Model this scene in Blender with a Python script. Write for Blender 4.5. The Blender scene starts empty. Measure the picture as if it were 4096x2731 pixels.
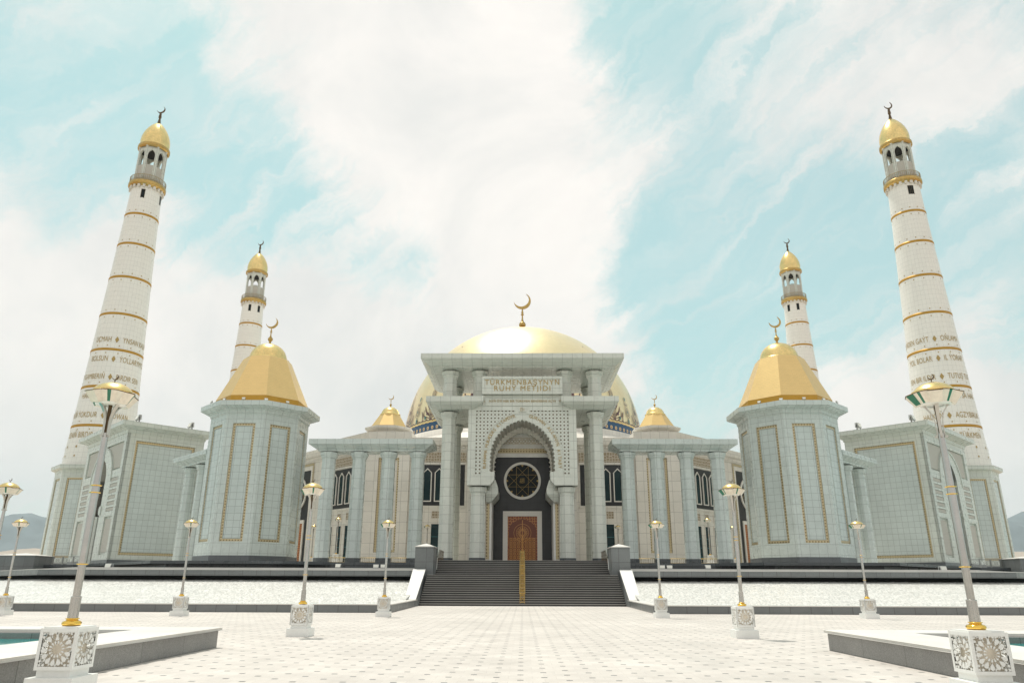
import bpy, bmesh, math, random
from mathutils import Vector, Matrix
from mathutils.geometry import tessellate_polygon
random.seed(4)
R=math.radians; PI=math.pi
SC=bpy.context.scene; COL=SC.collection

# ---------------------------------------------------------------- camera
FPX,PITCH,YAW,ROLL=2939.6,.3192,-.0152,.0035
def ray(Rr,U):
    cr,sr=math.cos(ROLL),math.sin(ROLL)
    Rr,U=Rr*cr-U*sr,Rr*sr+U*cr
    cp,sp=math.cos(PITCH),math.sin(PITCH);cy,sy=math.cos(YAW),math.sin(YAW)
    y=cp-U*sp; z=sp+U*cp; x=Rr
    return Vector((x*cy+y*sy,-x*sy+y*cy,z))
def pix(u,v): return ray((u-2048)/FPX,-(v-1365.5)/FPX).normalized()      # photo pixel -> world direction (sky only)
fw=ray(0,0).normalized(); up=(ray(0,1)-ray(0,0)).normalized(); rt=(ray(1,0)-ray(0,0)).normalized()
cam=bpy.data.cameras.new('camera'); cam.sensor_width=36; cam.lens=FPX/4096*36; cam.clip_start=.1; cam.clip_end=40000
co=bpy.data.objects.new('camera',cam); COL.objects.link(co)
m=Matrix((rt,up,-fw)).transposed().to_4x4(); m.translation=(.05,0,1.65); co.matrix_world=m
SC.camera=co

# ---------------------------------------------------------------- light
SUN=Vector((-.15,.27,.95)).normalized()
elev=math.asin(SUN.z); az=math.atan2(SUN.x,SUN.y)
sl=bpy.data.lights.new('sun','SUN'); sl.energy=3.6; sl.angle=R(.6); sl.color=(1,.95,.87)
so=bpy.data.objects.new('sun',sl); COL.objects.link(so); so.rotation_euler=SUN.to_track_quat('Z','Y').to_euler()
W=bpy.data.worlds.new('World'); SC.world=W; W.use_nodes=True
nt=W.node_tree; N=nt.nodes; L=nt.links; N.clear()
def nd(t,**k):
    n=N.new(t)
    for a,b in k.items(): setattr(n,a,b)
    return n
def wm(op,a,b=None,c=None,clamp=False):
    n=nd('ShaderNodeMath',operation=op,use_clamp=clamp)
    for i,v in enumerate((a,b,c)):
        if v is None: continue
        if isinstance(v,(int,float)): n.inputs[i].default_value=v
        else: L.new(v,n.inputs[i])
    return n.outputs[0]
def wmix(f,a,b,bt='MIX'):
    n=nd('ShaderNodeMixRGB',blend_type=bt)
    for i,v in enumerate((f,a,b)):
        if isinstance(v,(int,float)): n.inputs[i].default_value=v
        elif isinstance(v,tuple): n.inputs[i].default_value=v+(1,)
        else: L.new(v,n.inputs[i])
    return n.outputs[0]
SKY=.10; HAZE=6e-5
sky=nd('ShaderNodeTexSky',sky_type='NISHITA',sun_disc=False,sun_elevation=elev,sun_rotation=az,altitude=200,dust_density=1.6,ozone_density=2.2,air_density=1.0)
tc=nd('ShaderNodeTexCoord'); D_=tc.outputs['Generated']
def dotv(v,src=D_):
    n=nd('ShaderNodeVectorMath',operation='DOT_PRODUCT'); L.new(src,n.inputs[0]); n.inputs[1].default_value=v; return n.outputs['Value']
def noise(vec,scale,detail=6,rough=.55,dist=0.):
    n=nd('ShaderNodeTexNoise'); L.new(vec,n.inputs['Vector']); n.inputs['Scale'].default_value=scale; n.inputs['Detail'].default_value=detail
    n.inputs['Roughness'].default_value=rough; n.inputs['Distortion'].default_value=dist; return n
# wandering lookup direction so that the cloud outlines are ragged
nz=noise(D_,3.6,8,.66)
wv=nd('ShaderNodeVectorMath',operation='SUBTRACT'); L.new(nz.outputs['Color'],wv.inputs[0]); wv.inputs[1].default_value=(.5,.5,.5)
ws=nd('ShaderNodeVectorMath',operation='SCALE'); L.new(wv.outputs[0],ws.inputs[0]); ws.inputs['Scale'].default_value=.20
wa=nd('ShaderNodeVectorMath',operation='ADD'); L.new(D_,wa.inputs[0]); L.new(ws.outputs[0],wa.inputs[1])
wn=nd('ShaderNodeVectorMath',operation='NORMALIZE'); L.new(wa.outputs[0],wn.inputs[0]); DW=wn.outputs[0]
def blob(u,v,rad,w):
    d=pix(u,v); c0=math.cos(R(rad*1.25)); c1=math.cos(R(rad*.15))
    mr=nd('ShaderNodeMapRange',interpolation_type='SMOOTHSTEP'); L.new(dotv(tuple(d),DW),mr.inputs['Value'])
    mr.inputs['From Min'].default_value=c0; mr.inputs['From Max'].default_value=c1; mr.inputs['To Min'].default_value=0; mr.inputs['To Max'].default_value=w
    return mr.outputs[0]
BL=[(1700,150,13,.50),(1950,600,12,.52),(1250,300,9,.18),(1500,1250,11,.34),(2250,1150,10,.45),(250,1150,14,.52),(150,800,7,.22),(700,1500,13,.46),(1200,1650,11,.42),(2550,1350,8,.3),
    (3950,1780,11,.6),(3450,1640,9,.45),(3300,250,10,.32),(2950,650,8,.22),(3900,520,7,.25),(2560,480,4.5,.3),(3950,560,8,.2),(2900,100,5,.12),
    (100,150,10,-.46),(420,560,8,-.42),(1300,880,10,-.58),(850,700,7,-.30),(2700,120,9,-.34),(2620,760,8,-.42),(3000,1080,11,-.62),(4000,1050,10,-.5),(3300,1380,8,-.35),(2760,1180,7,-.5),(2400,120,5,-.35),(3600,900,8,-.25),(3000,350,6,-.25),(900,1000,6,-.2)]
cov=None
back=nd('ShaderNodeMapRange',interpolation_type='SMOOTHSTEP'); L.new(dotv((0,-1,0)),back.inputs['Value'])
for k_,v_ in zip(('From Min','From Max','To Min','To Max'),(-.15,.45,0.,.42)): back.inputs[k_].default_value=v_
cov=back.outputs[0]
for b in BL:
    o=blob(*b); cov=o if cov is None else wm('ADD',cov,o)
# cirrus: noise drawn out along the wind
s1=(pix(3700,150)-pix(2650,1000)).normalized(); s3=pix(3150,600); s2=s1.cross(s3).normalized()
cb=nd('ShaderNodeCombineXYZ')
for i,(v,k) in enumerate(((s1,1.1),(s2,9.),(s3,2.))): L.new(wm('MULTIPLY',dotv(tuple(v),DW),k),cb.inputs[i])
cir=noise(cb.outputs[0],1.5,10,.66,.5).outputs['Fac']
cum=noise(D_,4.5,9,.6,.25).outputs['Fac']
fine=noise(D_,14,6,.6).outputs['Fac']
base=wm('ADD',wm('MULTIPLY',cum,1.0),wm('MULTIPLY',cir,2.1))
tot=wm('ADD',wm('ADD',base,cov),wm('MULTIPLY',fine,.25))
mk=nd('ShaderNodeMapRange',interpolation_type='SMOOTHSTEP'); L.new(tot,mk.inputs['Value']); mk.inputs['From Min'].default_value=1.24; mk.inputs['From Max'].default_value=2.15
cb2=nd('ShaderNodeCombineXYZ')
for i,(v,k) in enumerate(((s1,2.0),(s2,16.),(s3,5.))): L.new(wm('MULTIPLY',dotv(tuple(v),DW),k),cb2.inputs[i])
th=nd('ShaderNodeMapRange',interpolation_type='SMOOTHSTEP'); L.new(noise(cb2.outputs[0],1.1,10,.6,.6).outputs['Fac'],th.inputs['Value']); th.inputs['From Min'].default_value=.42; th.inputs['From Max'].default_value=.74; th.inputs['To Min'].default_value=.0; th.inputs['To Max'].default_value=.75
pm=nd('ShaderNodeMapRange'); L.new(noise(D_,2.2,3,.5).outputs['Fac'],pm.inputs['Value']); pm.inputs['From Min'].default_value=.35; pm.inputs['From Max'].default_value=.6
thin=wm('MULTIPLY',th.outputs[0],pm.outputs[0])
cloud=wm('SUBTRACT',1.,wm('MULTIPLY',wm('SUBTRACT',1.,mk.outputs[0]),wm('SUBTRACT',1.,thin)))
shade=nd('ShaderNodeMapRange'); L.new(noise(D_,3.2,7,.6,.4).outputs['Fac'],shade.inputs['Value']); shade.inputs['From Min'].default_value=.35; shade.inputs['From Max'].default_value=.65; shade.inputs['To Min'].default_value=.0; shade.inputs['To Max'].default_value=1.0
CW=9.6
ccol=wmix(shade.outputs[0],(CW*.86,CW*.855,CW*.83),(CW*1.12,CW*1.06,CW*1.0))
skc=wmix(1.0,sky.outputs[0],(1.25,1.95,1.32),'MULTIPLY')
# thin milky veil that grows toward the horizon
hz=nd('ShaderNodeMapRange'); L.new(dotv((0,0,1)),hz.inputs['Value']); hz.inputs['From Min'].default_value=0; hz.inputs['From Max'].default_value=.9; hz.inputs['To Min'].default_value=.55; hz.inputs['To Max'].default_value=.40
skc=wmix(hz.outputs[0],skc,(CW*.76,CW*.93,CW*.91))
fin=wmix(cloud,skc,ccol)
bg=nd('ShaderNodeBackground'); L.new(fin,bg.inputs[0]); bg.inputs[1].default_value=SKY
wo=nd('ShaderNodeOutputWorld'); L.new(bg.outputs[0],wo.inputs[0])
SC.view_settings.view_transform='Standard'; SC.view_settings.look='None'; SC.view_settings.gamma=1; SC.view_settings.exposure=0.0
SC.render.engine='CYCLES'

# ---------------------------------------------------------------- materials
MT={}
def mat(name,col,rough=.5,metal=0.,spec=.5,fn=None):
    mm=bpy.data.materials.new(name); mm.use_nodes=True; t=mm.node_tree; p=t.nodes['Principled BSDF']
    p.inputs['Base Color'].default_value=(*col,1); p.inputs['Roughness'].default_value=rough; p.inputs['Metallic'].default_value=metal
    p.inputs['Specular IOR Level'].default_value=spec
    if fn: fn(t,p)
    MT[name]=mm; return mm
class G:
    """small node helper"""
    def __init__(s,t): s.t=t
    def n(s,ty,**k):
        o=s.t.nodes.new(ty)
        for a,b in k.items():
            setattr(o,a,b)
        return o
    def l(s,a,b): s.t.links.new(a,b)
    def m(s,op,a,b=0.,c=None,clamp=False):
        o=s.n('ShaderNodeMath',operation=op,use_clamp=clamp)
        for i,v in enumerate((a,b,c)):
            if v is None: continue
            if isinstance(v,(int,float)): o.inputs[i].default_value=v
            else: s.l(v,o.inputs[i])
        return o.outputs[0]
    def mix(s,f,a,b,bt='MIX'):
        o=s.n('ShaderNodeMixRGB',blend_type=bt)
        for i,v in enumerate((f,a,b)):
            if isinstance(v,(int,float)): o.inputs[i].default_value=v
            elif isinstance(v,tuple): o.inputs[i].default_value=v+(1,)
            else: s.l(v,o.inputs[i])
        return o.outputs[0]
    def uv(s): return s.n('ShaderNodeTexCoord').outputs['UV']
    def obj(s): return s.n('ShaderNodeNewGeometry').outputs['Position']
    def noise(s,v,sc,det=4,ro=.6):
        o=s.n('ShaderNodeTexNoise'); s.l(v,o.inputs['Vector']); o.inputs['Scale'].default_value=sc; o.inputs['Detail'].default_value=det; o.inputs['Roughness'].default_value=ro; return o.outputs['Fac']
    def ramp(s,f,lo,hi,a=0.,b=1.):
        o=s.n('ShaderNodeMapRange'); s.l(f,o.inputs['Value'])
        for k,v in zip(('From Min','From Max','To Min','To Max'),(lo,hi,a,b)): o.inputs[k].default_value=v
        return o.outputs[0]
    def cells(s,sx,sy,ox=0.,oy=0.,stag=0.):
        sp=s.n('ShaderNodeSeparateXYZ'); s.l(s.uv(),sp.inputs[0])
        y=s.m('ADD',s.m('DIVIDE',sp.outputs[1],sy),oy); x=s.m('ADD',s.m('DIVIDE',sp.outputs[0],sx),ox)
        if stag: x=s.m('ADD',x,s.m('MULTIPLY',s.m('MODULO',s.m('FLOOR',y),2.),stag))
        fx=s.m('SUBTRACT',s.m('FRACT',s.m('ADD',x,1000.)),.5); fy=s.m('SUBTRACT',s.m('FRACT',s.m('ADD',y,1000.)),.5)
        return fx,fy,x,y
def stone(name,c,tw,th,rough=.35,mortar=.02,mcol=None,var=.03,stain=.09,speck=0.,off=0.,spec=.5):
    def fn(t,p):
        g=G(t); b=g.n('ShaderNodeTexBrick',offset=off,squash=1.); g.l(g.uv(),b.inputs['Vector'])
        b.inputs['Scale'].default_value=1; b.inputs['Brick Width'].default_value=tw; b.inputs['Row Height'].default_value=th
        b.inputs['Mortar Size'].default_value=mortar; b.inputs['Mortar Smooth'].default_value=.1; b.inputs['Bias'].default_value=0
        b.inputs['Color1'].default_value=(*[x*(1-var) for x in c],1); b.inputs['Color2'].default_value=(*[min(1,x*(1+var)) for x in c],1)
        mc=mcol or tuple(x*.60 for x in c); b.inputs['Mortar'].default_value=(*mc,1)
        pos=g.obj()
        col=g.mix(1.,b.outputs['Color'],g.n('ShaderNodeCombineXYZ').outputs[0],'MULTIPLY')
        k=g.ramp(g.noise(pos,.16,4,.6),.3,.7,1-stain,1+stain*.5)
        k2=g.ramp(g.noise(pos,2.6,5,.7),.3,.7,1-stain*.4,1+stain*.4)
        kk=g.m('MULTIPLY',k,k2)
        if speck: kk=g.m('MULTIPLY',kk,g.ramp(g.noise(pos,55.,2,.8),.3,.7,1-speck,1+speck))
        cc=g.n('ShaderNodeCombineXYZ'); [g.l(kk,cc.inputs[i]) for i in range(3)]
        g.l(g.mix(1.,b.outputs['Color'],cc.outputs[0],'MULTIPLY'),p.inputs['Base Color'])
        g.l(g.ramp(g.noise(pos,1.1,3),.3,.7,rough*.8,rough*1.2),p.inputs['Roughness'])
        bu=g.n('ShaderNodeBump'); bu.inputs['Strength'].default_value=.35; bu.inputs['Distance'].default_value=.02; g.l(g.m('SUBTRACT',1.,b.outputs['Fac']),bu.inputs['Height']); g.l(bu.outputs[0],p.inputs['Normal'])
    return mat(name,c,rough,fn=fn,spec=spec)
def rough_noise(c,sc=30.,amt=.25,bump=.2,dist=.01):
    def fn(t,p):
        g=G(t); pos=g.obj(); k=g.m('MULTIPLY',g.ramp(g.noise(pos,sc,3,.75),.3,.7,1-amt,1+amt),g.ramp(g.noise(pos,.5,4),.3,.7,.9,1.08))
        cc=g.n('ShaderNodeCombineXYZ'); [g.l(kk,cc.inputs[i]) for i,kk in enumerate((k,k,k))]
        g.l(g.mix(1.,c,cc.outputs[0],'MULTIPLY'),p.inputs['Base Color'])
        bu=g.n('ShaderNodeBump'); bu.inputs['Strength'].default_value=bump; bu.inputs['Distance'].default_value=dist; g.l(g.noise(pos,sc,4),bu.inputs['Height']); g.l(bu.outputs[0],p.inputs['Normal'])
    return fn
stone('marble_portal',(.60,.62,.565),1.13,.98,.3)
stone('marble_green',(.54,.595,.57),1.0,1.12,.28)
stone('marble_panel',(.53,.59,.57),.78,.8,.2,.02)
stone('marble_gate',(.58,.615,.565),1.0,1.0,.3)
stone('marble_cream',(.71,.675,.61),1.25,1.35,.4,.022,var=.04)
stone('marble_minaret',(.80,.785,.735),.82,.92,.32,.012,var=.015,stain=.035)
stone('granite_black',(.018,.019,.021),.9,.9,.35,.02,(.01,.01,.011),stain=.3)
stone('granite_mid',(.10,.11,.12),1.4,3.,.35,.015,stain=.15,speck=.3)
stone('granite_dark',(.075,.085,.09),1.5,3.,.3,.02,stain=.2,speck=.3)
stone('granite_grey',(.17,.18,.18),1.25,1.2,.4,.02,(.10,.10,.10),var=.06,stain=.14,speck=.3)
stone('pool_stone',(.24,.235,.225),2.1,1.4,.5,.012,var=.06,stain=.12,speck=.35)
mat('white_marble',(.80,.79,.76),.35,fn=rough_noise((.80,.79,.76),9.,.04,.08))
mat('rim_stone',(.66,.64,.60),.5,fn=rough_noise((.66,.64,.60),60.,.09,.15))
mat('lamp_white',(.80,.80,.77),.4,fn=rough_noise((.80,.80,.77),20.,.03,.05))
mat('step_stone',(.018,.0185,.019),.42,fn=rough_noise((.018,.0185,.019),14.,.3,.1))
mat('step_edge',(.27,.26,.24),.4,fn=rough_noise((.27,.26,.24),20.,.15,.1))
def goldfn(c,tile,rough,amp=1.):
    def fn(t,p):
        g=G(t); b=g.n('ShaderNodeTexBrick',offset=.5); g.l(g.uv(),b.inputs['Vector']); b.inputs['Scale'].default_value=1
        b.inputs['Brick Width'].default_value=tile; b.inputs['Row Height'].default_value=tile*.5; b.inputs['Mortar Size'].default_value=.006
        b.inputs['Color1'].default_value=(*[x*(1-.13*amp*amp-.02) for x in c],1); b.inputs['Color2'].default_value=(*[min(1,x*(1+.08*amp*amp+.01)) for x in c],1); b.inputs['Mortar'].default_value=(*[x*.7 for x in c],1)
        pos=g.obj(); k=g.ramp(g.noise(pos,.7,5,.7),.3,.7,1-.15*amp,1+.08*amp)
        cc=g.n('ShaderNodeCombineXYZ'); [g.l(k,cc.inputs[i]) for i in range(3)]
        g.l(g.mix(1.,b.outputs['Color'],cc.outputs[0],'MULTIPLY'),p.inputs['Base Color'])
        g.l(g.ramp(g.noise(pos,1.7,5,.7),.3,.7,rough*(1-.25*amp),rough*(1+.35*amp)),p.inputs['Roughness'])
        bu=g.n('ShaderNodeBump'); bu.inputs['Strength'].default_value=.1*amp*amp; bu.inputs['Distance'].default_value=.02; g.l(g.noise(pos,1.2,4),bu.inputs['Height']); g.l(bu.outputs[0],p.inputs['Normal'])
    return fn
mat('gold_tile',(.80,.56,.20),.4,.6,fn=goldfn((.72,.51,.22),.5,.4,.22))
mat('gold_dark',(.62,.38,.10),.5,.5,fn=goldfn((.50,.28,.04),.3,.5,.4))
mat('gold_dome',(.88,.72,.44),.34,.8,fn=goldfn((.88,.72,.44),.6,.33,.35))
mat('gold_leaf',(.80,.60,.26),.26,1.,fn=rough_noise((.80,.60,.26),3.,.12,.1,.02))
mat('gold_old',(.50,.34,.12),.35,1.,fn=rough_noise((.50,.34,.12),3.,.25,.1,.02))
mat('gold_bright',(.85,.55,.12),.14,1.)
mat('letter_gold',(.40,.28,.10),.45,.3)
def mosfn(t,p):
    g=G(t); fx,fy,_,_=g.cells(.34,.34); d=g.m('SQRT',g.m('ADD',g.m('MULTIPLY',fx,fx),g.m('MULTIPLY',fy,fy)))
    k=g.ramp(d,.2,.3,1.,0.)
    g.l(g.mix(k,(.54,.45,.28),(.20,.15,.08)),p.inputs['Base Color'])
mat('mosaic_gold',(.5,.36,.14),.35,.4,fn=mosfn)
def latfn(t,p):
    g=G(t); fx,fy,_,_=g.cells(.405,.405); d=g.m('SQRT',g.m('ADD',g.m('MULTIPLY',fx,fx),g.m('MULTIPLY',fy,fy)))
    k=g.ramp(d,.2,.26,1.,0.); ax=g.m('ABSOLUTE',fx); ay=g.m('ABSOLUTE',fy)
    k2=g.ramp(g.m('ADD',g.m('SUBTRACT',.5,ax),g.m('SUBTRACT',.5,ay)),.07,.12,1.,0.)
    g.l(g.mix(g.m('MAXIMUM',k,g.m('MULTIPLY',k2,.8)),(.60,.62,.57),(.10,.075,.04)),p.inputs['Base Color'])
mat('lattice_stone',(.6,.6,.55),.4,fn=latfn)
def arabfn(c1,c2,sc):
    def fn(t,p):
        g=G(t); v=g.n('ShaderNodeTexVoronoi',feature='DISTANCE_TO_EDGE'); g.l(g.uv(),v.inputs['Vector']); v.inputs['Scale'].default_value=sc; v.inputs['Randomness'].default_value=.35
        g.l(g.mix(g.ramp(v.outputs['Distance'],.05,.12,1.,0.),c1,c2),p.inputs['Base Color'])
    return fn
mat('carved_cream',(.6,.52,.4),.5,fn=arabfn((.30,.24,.16),(.62,.55,.46),2.6))
mat('carved_grey',(.5,.5,.45),.5,fn=arabfn((.40,.38,.33),(.52,.51,.47),5.))
mat('carved_light',(.6,.6,.55),.5,fn=arabfn((.52,.49,.43),(.70,.68,.63),3.))
mat('carved_wood',(.3,.1,.03),.4,fn=arabfn((.22,.05,.012),(.60,.27,.075),3.2))
mat('dark_wood',(.17,.038,.01),.4)
mat('gilt_wood',(.72,.36,.10),.4,.1)
def bandfn(t,p):
    g=G(t); fx,fy,x,y=g.cells(1.35,1.35); ax=g.m('ABSOLUTE',fx); ay=g.m('ABSOLUTE',fy)
    k=g.ramp(g.m('ADD',ax,ay),.26,.30,1.,0.); q=g.ramp(g.m('MAXIMUM',ax,ay),.2,.24,1.,0.); st=g.m('MAXIMUM',k,q)
    inn=g.ramp(g.m('ADD',ax,ay),.10,.13,1.,0.)
    c=g.mix(st,(.02,.07,.15),(.66,.46,.24)); c=g.mix(inn,c,(.06,.03,.05)); g.l(c,p.inputs['Base Color'])
mat('dome_mosaic',(.1,.1,.2),.35,.2,fn=bandfn)
mat('enamel_plum',(.10,.045,.06),.4,.2)
mat('enamel_teal',(.03,.16,.17),.4,.2)
mat('glass_dark',(.008,.012,.013),.3,0.,.15)
mat('glass_teal',(.008,.028,.032),.2,0.,.25)
mat('window_frame',(.72,.69,.63),.4)
mat('steel',(.50,.48,.45),.2,1.,fn=rough_noise((.50,.48,.45),2.,.05,.02))
mat('dark_steel',(.08,.08,.08),.4,.6)
mat('rail_steel',(.30,.31,.30),.4,.6)
mat('arm_steel',(.55,.52,.47),.35,.7)
mat('lamp_cream',(.78,.70,.58),.35,fn=rough_noise((.78,.70,.58),8.,.10,.05))
mat('lamp_green',(.03,.17,.10),.3)
mat('lamp_glass',(.80,.79,.72),.25)
mat('floodlight_grey',(.45,.46,.45),.4,.3)
mat('shade_black',(.012,.012,.012),.8)  # near-black that puts shade into the colour of gaps and undersides
mat('rail_bronze',(.34,.27,.15),.4,.6)
mat('bronze',(.12,.08,.04),.45,.7)
# paved plaza: pale slabs with a staggered grid of small dark inserts
def pavefn(t,p):
    g=G(t); pos=g.obj(); sp=g.n('ShaderNodeSeparateXYZ'); g.l(pos,sp.inputs[0])
    def slit(ox,oy):
        x=g.m('SUBTRACT',g.m('FRACT',g.m('ADD',g.m('DIVIDE',g.m('ADD',sp.outputs[0],ox),.9),1000.5)),.5)
        y=g.m('SUBTRACT',g.m('FRACT',g.m('ADD',g.m('DIVIDE',g.m('ADD',sp.outputs[1],oy),.826),1000.5)),.5)
        return g.m('MULTIPLY',g.m('LESS_THAN',g.m('ABSOLUTE',x),.064),g.m('LESS_THAN',g.m('ABSOLUTE',y),.062))
    s=g.m('MAXIMUM',slit(0.,.21),slit(.45,-.203))
    b=g.n('ShaderNodeTexBrick',offset=.5); g.l(pos,b.inputs['Vector']); b.inputs['Scale'].default_value=1; b.inputs['Brick Width'].default_value=.45; b.inputs['Row Height'].default_value=.413
    b.inputs['Mortar Size'].default_value=.004; b.inputs['Color1'].default_value=(.545,.505,.465,1); b.inputs['Color2'].default_value=(.60,.56,.515,1); b.inputs['Mortar'].default_value=(.47,.43,.40,1)
    k=g.m('MULTIPLY',g.ramp(g.noise(pos,.16,6,.68),.3,.7,.84,1.10),g.ramp(g.noise(pos,1.1,5,.7),.3,.7,.90,1.07))
    k=g.m('MULTIPLY',k,g.ramp(g.noise(pos,40.,3,.8),.3,.7,.93,1.07))
    cc=g.n('ShaderNodeCombineXYZ'); [g.l(k,cc.inputs[i]) for i in range(3)]
    c=g.mix(1.,b.outputs['Color'],cc.outputs[0],'MULTIPLY')
    ins=g.ramp(g.noise(pos,2.2,2),.3,.7,.05,.2); ic=g.n('ShaderNodeCombineXYZ'); [g.l(ins,ic.inputs[i]) for i in range(3)]
    g.l(g.mix(s,c,ic.outputs[0]),p.inputs['Base Color']); g.l(g.ramp(g.noise(pos,.8,4),.3,.7,.45,.7),p.inputs['Roughness'])
mat('paving',(.7,.67,.63),.55,fn=pavefn)
mat('desert',(.42,.33,.25),.9,fn=rough_noise((.42,.33,.25),.02,.15,.1))
mat('mountain',(.11,.13,.14),.95,fn=rough_noise((.11,.13,.14),.002,.3,.3,20.))
mat('foothill',(.40,.32,.25),.95,fn=rough_noise((.40,.32,.25),.004,.15,.3,8.))
def cascfn(t,p):
    g=G(t); pos=g.obj(); mp=g.n('ShaderNodeMapping'); g.l(pos,mp.inputs[0]); mp.inputs['Scale'].default_value=(3.2,1.,5.)
    n=g.noise(mp.outputs[0],2.2,5,.7); n2=g.noise(pos,.35,4,.6)
    sp=g.n('ShaderNodeSeparateXYZ'); g.l(pos,sp.inputs[0]); w=g.m('FRACT',g.m('ADD',g.m('DIVIDE',sp.outputs[2],.0911),g.m('MULTIPLY',n2,.2)))
    row=g.ramp(g.m('ABSOLUTE',g.m('SUBTRACT',w,.5)),.25,.5,0.,.8)
    k=g.m('SUBTRACT',g.m('ADD',g.ramp(n,.40,.56,0.,.9),g.ramp(n2,.3,.7,-.05,.15)),row,clamp=True)
    g.l(g.mix(k,(.46,.46,.43),(.78,.765,.73)),p.inputs['Base Color'])
    bu=g.n('ShaderNodeBump'); bu.inputs['Strength'].default_value=.5; bu.inputs['Distance'].default_value=.05; g.l(n,bu.inputs['Height']); g.l(bu.outputs[0],p.inputs['Normal'])
mat('cascade_water',(.84,.83,.80),.3,fn=cascfn)
def watfn(t,p):
    g=G(t); pos=g.obj(); bu=g.n('ShaderNodeBump'); bu.inputs['Strength'].default_value=.25; bu.inputs['Distance'].default_value=.05; g.l(g.noise(pos,3.,4),bu.inputs['Height']); g.l(bu.outputs[0],p.inputs['Normal'])
mat('pool_water',(.0,.28,.27),.04,fn=watfn)

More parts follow.
